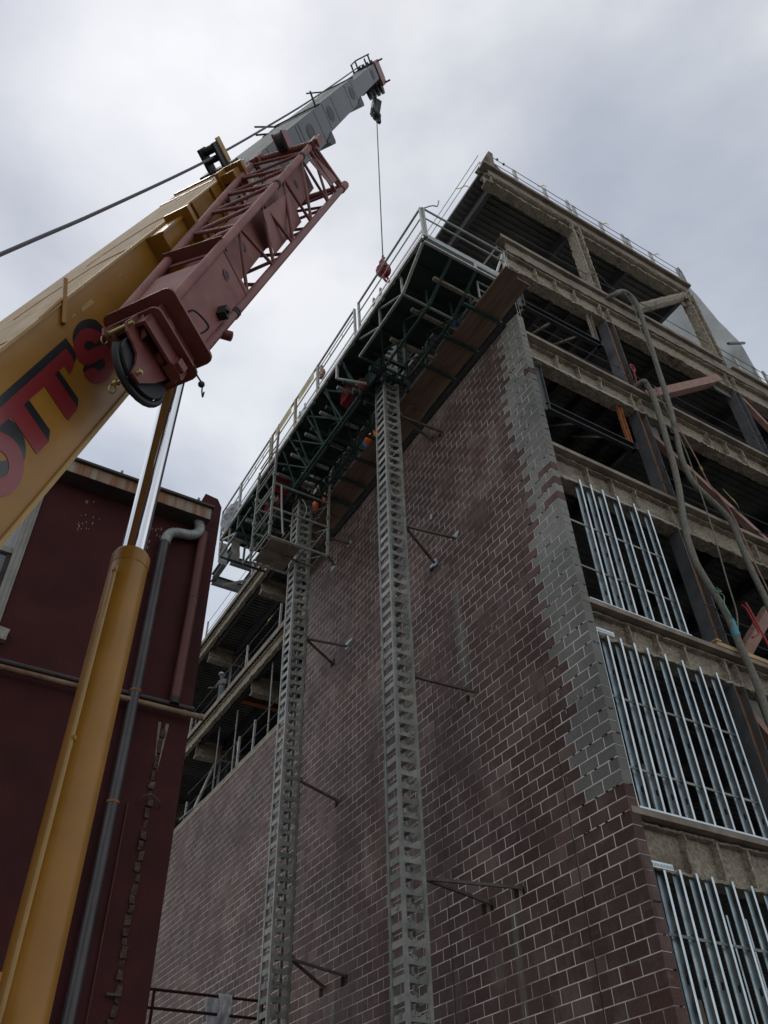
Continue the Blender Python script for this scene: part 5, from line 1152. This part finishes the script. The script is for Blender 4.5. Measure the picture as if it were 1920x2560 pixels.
# wide end: pin lugs, cross tube and a sheave frame
part('end_tube', MB().tube([JC(1, 22.95), JC(2, 22.95)], .05, 12).tube([JC(4, 22.95), JC(3, 22.85)], .05, 12).tube([JC(2, 23.0), JC(3, 22.9)], .045, 10).tube([JC(2, 23.25)-BUP*.02, JC(3, 23.3)+BUP*.05], .03, 8).tube([JC(1, 23.0), JC(4, 22.9)], .04, 10), M_JIB, jib)
for k in (1, 2): 
    p = JC(k, 22.95); part('pin_lug', MB().prism([p+BU*-.25+BUP*.06, p+BU*.22+BUP*.07, p+BU*.30, p+BU*.2-BUP*.06, p-BU*.25-BUP*.06], BN*.07).prism([p+BU*-.2+BUP*.06+BN*.1, p+BU*.22+BUP*.07+BN*.1, p+BU*.30+BN*.1, p-BU*.2-BUP*.06+BN*.1], BN*.03), M_JIBD, jib)
part('pin_lug', MB().tube([JC(3, 23.0), JC(3, 22.7)], .065, 10), M_JIBD, jib)
part('end_sheet', MB().prism([JC(2, 23.5)-BUP*.12, JC(2, 23.05)-BUP*.12, JC(3, 23.0)+BUP*.15, JC(3, 23.4)+BUP*.15], BN*.01), M_JIB, jib)
c = jmix(1,2,22.9,.55)
part('jib_sheave', MB().tube([c-BN*.04+BUP*.12, c+BN*.04+BUP*.12], .16, 18), M_BDARK, jib)
part('sheave_cheek', MB().prism([c-BN*.08-BU*.15, c-BN*.08+BU*.12, c-BN*.08+BU*.16+BUP*.26, c-BN*.08-BU*.12+BUP*.3], BN*.02).prism([c+BN*.07-BU*.15, c+BN*.07+BU*.12, c+BN*.07+BU*.16+BUP*.26, c+BN*.07-BU*.12+BUP*.3], BN*.02), M_JIB, jib)

# ================================================================== MAROON BUILDING AT THE LEFT (front plane y = 11)
LY = 11.0
old = T('maroon_building', 'maroon painted masonry building with rusty eave at the lower left', 'building', (-3, 14, 0))
XE = 3.30
part('wall', MB().box(.39, 2.80, LY, LY+.4, 0, 11.64).box(-14, .39, LY, LY+.4, 0, 8.42).box(2.80, XE, LY, LY+.4, 0, 11.64).box(-14, -.9, LY, LY+.4, 8.42, 11.6), M_MAROON, old)
part('wall', MB().box(-14, .39, LY, LY+.4, 11.6, 11.64).box(XE-.4, XE, LY+.401, 15.5, 0, 11.95).box(-14, XE-.41, 15.1, 15.5, 0, 11.9), M_MAROON, old)
part('roof', MB().box(-14, 2.9, LY-.30, 15.5, 11.662, 11.70), M_GUTTER, old)
pier = MB(); pier.prism([(2.93, LY-.002, 11.2), (3.302, LY-.002, 11.2), (3.302, LY-.002, 12.10), (3.21, LY-.002, 12.27), (2.97, LY-.002, 12.30), (2.93, LY-.002, 12.15)], (0, .5, 0))
part('parapet_pier', pier, M_MAROON, old)
part('pier_joint', MB().box(2.99, 3.30, LY-.004, LY, 11.52, 11.535).box(2.99, 3.30, LY-.004, LY, 11.38, 11.392).box(3.1, 3.112, LY-.004, LY, 11.39, 11.53), M_BDARK, old)
fs = part('eave_fascia', MB().box(-14, 3.03, 10.66, 10.675, 11.42, 11.66), M_FASCIA, old)
part('eave_box', MB().box(-14, 3.03, 10.68, LY-.002, 11.425, 11.62), M_GUTTER, old)
part('gutter_lip', MB().box(-14, 3.06, 10.60, LY-.05, 11.665, 11.71), M_GUTTER, old)
for x in (1.4, 2.76, 2.0): part('gutter_strap', MB().box(x-.02, x+.02, 10.59, 10.7, 11.705, 11.76), M_ELBOW, old)
ds = part('downspout', MB().tube([(2.385, 10.86, 10.82), (2.40, 10.86, 7.0), (2.385, 10.86, 0.0)], .078, 20), M_DSPOUT, old, smooth=True)
for z in (7.95, 6.3, 3.5): part('band', MB().tube([(2.396, 10.86, z), (2.396, 10.86, z+.03)], .083, 20), M_RUST, ds)
ep = path([(2.89, 10.84, 11.45), (2.93, 10.85, 11.32), (2.90, 10.86, 11.19), (2.78, 10.86, 11.11), (2.62, 10.86, 11.08), (2.48, 10.86, 11.03), (2.41, 10.86, 10.93), (2.385, 10.86, 10.78)], 8)
part('elbow', MB().tube(ep, [.083 + (.007 if (k % 3) == 0 else 0) for k in range(len(ep))], 18), M_ELBOW, ds, smooth=True)
mp_ = part('drain_pipe', MB().tube([(3.02, 10.88, 11.26), (3.015, 10.88, 9.6), (2.99, 10.88, 7.93)], .077, 18), M_MPIPE, old, smooth=True)
part('pipe_joint', MB().tube([(3.017, 10.88, 9.86), (3.017, 10.88, 9.90)], .083, 18), M_MPIPE, mp_); part('pipe_mouth', MB().tube([(2.988, 10.86, 7.915), (2.99, 10.86, 8.02)], .070, 16), M_BDARK, mp_)
part('wall_pipe', MB().tube([(-14, 10.90, 7.99), (3.30, 10.90, 7.93)], .034, 12), M_GUTTER, old, smooth=True)
wp = part('wall_pipe', MB().tube([(-14, 10.84, 7.88), (3.0, 10.84, 7.80), (3.40, 10.84, 7.80)], .040, 12), M_TANPIPE, old, smooth=True)
for xx in (3.12, 3.38): part('pipe_coupling', MB().tube([(xx, 10.84, 7.80), (xx+.06, 10.84, 7.80)], .048, 12), M_TANPIPE, wp)
part('conduit', MB().tube([(2.05, 10.96, 0), (2.06, 10.96, 6.2)], .016, 8).tube([(2.62, 10.98, 0), (2.62, 10.98, 6.4)], .010, 6), M_MPIPE, old)
# exposed strip of old bricks where a wall was torn off
k = 0; z = 2.5
while z < 7.5:
    h = random.uniform(.06, .13); x = 2.91 + random.uniform(-.02, .02); w_ = random.uniform(.022, .055)
    mbk = rough_box(x-w_, x+w_*.6, LY+random.uniform(-.035, -.01), LY+.02, z, z+h, .04, .014)
    part('brick', mbk, M_BRICK, old); z += h + random.uniform(.008, .05)
part('mortar_smear', MB().prism([(2.84, LY-.003, 7.66), (2.88, LY-.003, 7.66), (2.90, LY-.003, 7.05), (2.885, LY-.003, 7.0)], (0, .004, 0)).prism([(2.95, LY-.003, 7.66), (3.0, LY-.003, 7.66), (2.94, LY-.003, 6.9)], (0, .004, 0)), M_SHELF, old)
part('anchor_rod', MB().tube(path([(2.74, 10.98, 6.42), (2.80, 10.9, 6.5), (2.9, 10.88, 6.52), (3.02, 10.9, 6.45), (3.05, 10.98, 6.40)]), .012, 6).bar((2.78, 10.96, 4.15), (2.95, 10.94, 4.15), .03, .03), M_GUTTER, old)
# window at the left edge
wn = part('window', MB().box(.235, .385, LY-.03, LY+.14, 8.46, 11.6).box(-.9, .235, LY+.02, LY+.14, 11.42, 11.6).box(-.9, -.75, LY-.03, LY+.14, 8.46, 11.6), M_WFRAME, old)
part('casing_bead', MB().box(.30, .345, LY-.045, LY-.03, 8.46, 11.6), M_WFRAME, wn)
part('meeting_rail', MB().box(-.74, .234, LY+.03, LY+.09, 9.80, 9.90), M_WFRAME, wn)
part('sash', MB().box(.165, .232, LY+.06, LY+.11, 8.5, 9.795).box(-.74, .164, LY+.06, LY+.11, 8.5, 8.58), M_GUTTER, wn)
part('pane', MB().box(-.74, .164, LY+.085, LY+.09, 8.58, 9.795), M_GLASS, wn)
part('pane', MB().box(-.74, .233, LY+.125, LY+.13, 9.905, 11.42), M_BLIND, wn)
bl2 = MB()
for k in range(60): bl2.box(-.74, .20, LY+.118, LY+.124, 9.91+k*.025, 9.928+k*.025)
part('blind', bl2, M_BLIND, wn)
part('sill', rough_box(-1.1, .53, LY-.13, LY+.1, 8.26, 8.44, .08, .012), M_SILL, wn)
# drip stains where paint has flaked under the eave
fl = MB()
for k in range(26):
    x = random.choice((1.02, 1.1, 1.2, 2.2, 2.25)) + random.uniform(-.10, .10); z = 11.25 - random.random()**1.5*.75; h = random.uniform(.02, .07)
    fl.box(x, x+random.uniform(.006, .014), LY-.003, LY-.0005, z, z+h)
part('paint_flake', fl, M_SILL, old, kind='stuff')
# maroon pipe railing between the old building and the far mast
rl = T('pipe_railing', 'maroon pipe railing in front of the lower block wall', 'railing', (5.6, 17.6, 4.6))
for z in (5.86, 5.55, 5.23, 4.92, 4.6): part('rail', MB().tube([(3.4, 17.6, z), (7.7, 17.6, z)], .028, 8), M_MAROON, rl)
for x in (5.36, 7.6): part('railing_post', MB().tube([(x, 17.6, 4.2), (x, 17.6, 5.88)], .03, 8), M_MAROON, rl)
part('landing', MB().box(3.4, 7.75, 17.0, 17.7, 4.1, 4.2), M_GUTTER, rl)
b = MB(); b.grid(lambda u, v: V(6.62+.30*v*(1-.25*math.sin(u*3))+.05*noise.noise((u*5, v*4, 3))+.04*math.sin(u*9), 17.53-.03*math.sin(v*12)-.05*noise.noise((u*6, v*7, 1)), 5.90-1.6*u), 26, 12)
b.grid(lambda u, v: V(6.45+.25*v+.04*noise.noise((u*5, v*4, 9)), 17.67+.04*math.sin(v*9), 5.86-1.3*u), 16, 6)
tag(part('plastic_bag', b, M_TARP, smooth=True), 'crumpled clear plastic bag hung over the maroon railing', 'plastic bag')

# ================================================================== PEOPLE
def person(label, joints, mats_cut, face_dir, hat=None, group=None):
    """joints: dict of name -> world position; body grown from a skeleton as one mesh"""
    order = ['pelvis','spine','chest','neck','head','l_sh','l_el','l_wr','l_hand','r_sh','r_el','r_wr','r_hand','l_hip','l_kn','l_an','l_toe','r_hip','r_kn','r_an','r_toe']
    rad = dict(pelvis=.15, spine=.145, chest=.16, neck=.065, head=.098, l_sh=.075, r_sh=.075, l_el=.05, r_el=.05, l_wr=.034, r_wr=.034, l_hand=.042, r_hand=.042, l_hip=.105, r_hip=.105, l_kn=.07, r_kn=.07, l_an=.05, r_an=.05, l_toe=.042, r_toe=.042)
    edges = [('pelvis','spine'),('spine','chest'),('chest','neck'),('neck','head'),('chest','l_sh'),('l_sh','l_el'),('l_el','l_wr'),('l_wr','l_hand'),('chest','r_sh'),('r_sh','r_el'),('r_el','r_wr'),('r_wr','r_hand'),('pelvis','l_hip'),('l_hip','l_kn'),('l_kn','l_an'),('l_an','l_toe'),('pelvis','r_hip'),('r_hip','r_kn'),('r_kn','r_an'),('r_an','r_toe')]
    idx = {n_: i for i, n_ in enumerate(order)}
    vs = [tuple(joints[n_]) for n_ in order]; es = [(idx[a], idx[b_]) for a, b_ in edges]
    rr = [rad[n_] for n_ in order]
    # fingers: five short chains at each hand
    for s in ('l', 'r'):
        h, wv = V(*joints[s+'_hand']), V(*joints[s+'_wr']); d = (h-wv).normalized(); sd2 = d.cross(V(0,0,1)); sd2 = sd2.normalized() if sd2.length > .1 else V(1,0,0)
        for k, ln in enumerate((.07, .08, .085, .075, .06)):
            base = len(vs); off = sd2*(k-2)*.019
            p1 = h + off + d*(.02 if k else -.01); p2 = p1 + d*ln*.55 + (sd2*-.03 if k == 0 else V(0,0,-.01)); p3 = p2 + d*ln*.4 + V(0,0,-.02)
            vs += [tuple(p1), tuple(p2), tuple(p3)]; es += [(idx[s+'_hand'], base), (base, base+1), (base+1, base+2)]; rr += [.010, .0095, .008]
    me = bpy.data.meshes.new('body'); me.from_pydata(vs, es, [])
    tmp = bpy.data.objects.new('tmp_body', me); COL.objects.link(tmp)
    tmp.modifiers.new('skin', 'SKIN'); ss = tmp.modifiers.new('sub', 'SUBSURF'); ss.levels = 1; ss.render_levels = 1
    for i, r_ in enumerate(rr): me.skin_vertices[0].data[i].radius = (r_, r_)
    me.skin_vertices[0].data[0].use_root = True
    dg = bpy.context.evaluated_depsgraph_get(); body = bpy.data.meshes.new_from_object(tmp.evaluated_get(dg)); bpy.data.objects.remove(tmp)
    body.name = 'body'; body.materials.clear()
    top_m, leg_m = mats_cut
    for m in (top_m, leg_m, M_SKIN, M_BOOT): body.materials.append(m)
    P_ = {n_: V(*joints[n_]) for n_ in order}
    segs = [('pelvis','spine',0),('spine','chest',0),('chest','neck',0),('neck','head',2),('l_sh','l_el',0),('l_el','l_wr',0),('l_wr','l_hand',2),('r_sh','r_el',0),('r_el','r_wr',0),('r_wr','r_hand',2),('pelvis','l_hip',1),('l_hip','l_kn',1),('l_kn','l_an',1),('l_an','l_toe',3),('pelvis','r_hip',1),('r_hip','r_kn',1),('r_kn','r_an',1),('r_an','r_toe',3)]
    for pg in body.polygons:
        c = V(*pg.center); best = 9; mi = 0
        for a, b_, m in segs:
            pa, pb = P_[a], P_[b_]; t = max(0, min(1, (c-pa).dot(pb-pa)/(pb-pa).length_squared)); dd = (c-(pa+(pb-pa)*t)).length/ (0.5*(rad[a]+rad[b_]))
            if dd < best: best = dd; mi = m
        pg.material_index = mi; pg.use_smooth = True
    base = V((P_['l_an'].x+P_['r_an'].x)/2, (P_['l_an'].y+P_['r_an'].y)/2, min(P_['l_an'].z, P_['r_an'].z)-.05)
    t = T('person', label, 'person', tuple(base), group)
    part('body', body, None, t)
    h = P_['head']; fd = V(*face_dir).normalized(); ax = (h-P_['neck']).normalized(); sx = fd.cross(ax).normalized()
    fc = MB(); fc.ball(h+fd*.10-ax*.01, .016, 8, 6, (1,1,1.4))
    part('nose', fc, M_SKIN, t)
    part('eyes', MB().ball(h+fd*.088+sx*.035+ax*.025, .011, 8, 6).ball(h+fd*.088-sx*.035+ax*.025, .011, 8, 6), M_BDARK, t)
    part('mouth', MB().bar(h+fd*.092-sx*.025-ax*.055, h+fd*.092+sx*.025-ax*.055, .008, .008), M_LETRED, t)
    part('ears', MB().ball(h+sx*.1, .022, 8, 6).ball(h-sx*.1, .022, 8, 6), M_SKIN, t)
    hm = M_BOOT if hat is None else hat
    hb = MB()
    def dome(u, v):
        th = u*math.pi*.5; ph = v*2*math.pi; return h+ax*.035+ (ax*math.cos(th)*.115 + (fd*math.cos(ph)*1.12+sx*math.sin(ph))*math.sin(th)*.118)
    hb.grid(dome, 6, 16)
    if hat is not None: hb.prism([h+ax*.035+(fd*math.cos(R(k))*1.35+sx*math.sin(R(k)))*.128 for k in range(0, 360, 20)], ax*.012)
    part('hard_hat' if hat is not None else 'hair', hb, hm, t, smooth=True)
    return t
def pose(base, heading, bend, crouch, arms):
    """base on the planks, heading in the ground plane, bend = forward lean, crouch = knee bend"""
    b0 = V(*base); f = V(*heading, 0).normalized(); s = V(f.y, -f.x, 0); z = V(0,0,1)
    hipz = .92 - .38*crouch
    pel = b0 + z*hipz - f*.18*bend - f*.1*crouch
    ub = (z*math.cos(bend) + f*math.sin(bend))
    J_ = dict(pelvis=pel, spine=pel+ub*.22, chest=pel+ub*.44)
    J_['neck'] = J_['chest']+ub*.16+f*.02; J_['head'] = J_['neck']+(ub*.6+z*.4+f*.15).normalized()*.16
    for sg, n_ in ((-1, 'l'), (1, 'r')):
        J_[n_+'_hip'] = pel + s*sg*.10 - z*.06
        J_[n_+'_an'] = b0 + s*sg*.13 + z*.09 + f*(.12*sg)
        kn = (J_[n_+'_hip']+J_[n_+'_an'])/2 + f*(.04+.30*crouch); J_[n_+'_kn'] = kn
        J_[n_+'_toe'] = J_[n_+'_an'] + f*.19 - z*.045
        sh = J_['chest'] + ub*.08 + s*sg*.19; J_[n_+'_sh'] = sh
        a = arms[0 if sg < 0 else 1]
        el = sh + (f*a[0] + s*sg*a[1] + z*a[2]).normalized()*.29; wr = el + (f*a[3] + s*sg*a[4] + z*a[5]).normalized()*.25
        J_[n_+'_el'] = el; J_[n_+'_wr'] = wr; J_[n_+'_hand'] = wr + (wr-el).normalized()*.08
    return J_
down = (.4, .25, -1, .9, 0, -.4)
PT = PZ + .045
person('worker in orange jacket and jeans, crouching beside the near mast', pose((8.36, 14.45, PT), (1, -.35), .75, .25, (down, down)), (M_ORANGE, M_DENIM), (1, -.3, -.5), hat=M_ORANGE, group='workers on the planks')
person('worker in orange jacket and jeans, beside the stair cage', pose((8.36, 17.75, PT), (1, -.6), .65, .15, ((.3, .4, -1, .6, 0, -.9), down)), (M_ORANGE, M_DENIM), (1, -.5, -.6), hat=M_ORANGE, group='workers on the planks')
person('worker in faded blue clothes and red cap near the corner', pose((8.34, 9.55, PT), (1, .2), .45, .3, ((.9, .2, -.2, .9, 0, .5), down)), (M_DENIM, M_DENIM), (1, .2, 0), hat=M_LETRED, group='workers on the planks')
person('person in grey shirt and white hard hat on the fourth floor edge', pose((9.62, 28.3, LV[3]), (-1, -.5), .15, 0, (down, down)), (M_SHIRT, M_SHIRT), (-1, -.5, -.1), hat=M_HAT)
# interior railings, stair stringers, ladders in the far bays
fi = T('stair_railing', 'dark bar railing inside the fourth floor behind the person in the hard hat', 'railing', (9.8, 30.6, LV[3]))
for k in range(12): part('bar', MB().tube([(9.4+k*.17, 30.5, LV[3]), (9.4+k*.17, 30.5, LV[3]+1.05)], .012, 5), M_GALV2, fi)
part('rail', MB().tube([(9.35, 30.5, LV[3]+1.05), (11.5, 30.5, LV[3]+1.05)], .022, 6), M_GALV2, fi)
for k, (p, q) in enumerate((((10.2, 26.0, 14.3), (11.6, 28.6, 17.6)), ((10.6, 26.0, 14.3), (12.0, 28.6, 17.6)), ((10.1, 28.6, 18.2), (11.0, 30.2, 21.5)), ((9.6, 30.9, 14.3), (10.4, 30.2, 17.3)))):
    o = part('stair_stringer', MB().bar(p, q, .06, .26), M_GALV); tag(o, ('near stringer of the stair rising to the fourth floor', 'far stringer of the stair rising to the fourth floor', 'stair stringer rising to the fifth floor', 'slanted stringer by the far end of the lower wall')[k], 'stair stringer')
b = MB().box(9.5, 9.9, 28.9, 30.4, 14.3, 14.45).bar((9.4, 27.6, 14.35), (9.4, 30.3, 14.6), .35, .06)
tag(part('steel_channel', b, M_COLUMN), 'dark steel channel lying behind the top of the lower wall', 'steel channel')
tag(part('steel_beam', MB().box(9.7, 14, 26.0, 26.25, LV[3]-.55, LV[3]-.52).box(9.7, 14, 26.1, 26.12, LV[3]-.52, LV[3]-.2).box(9.7, 14, 26.0, 26.25, LV[3]-.2, LV[3]-.17), M_RUST), 'rusty beam crossing under the fourth floor in the far bay', 'steel beam')
for k, (x, y) in enumerate(((9.5, 23.0), (9.7, 26.5), (10.3, 24.0), (9.6, 28.0))):
    tag(part('shore_post', MB().tube([(x, y, LV[2]), (x, y, LV[3]-.7)], .03, 6), M_GALV), 'thin upright shore post behind the lower wall, %s' % ('nearest the tall wall', 'third from the tall wall', 'second from the tall wall', 'farthest from the tall wall')[k], 'post')
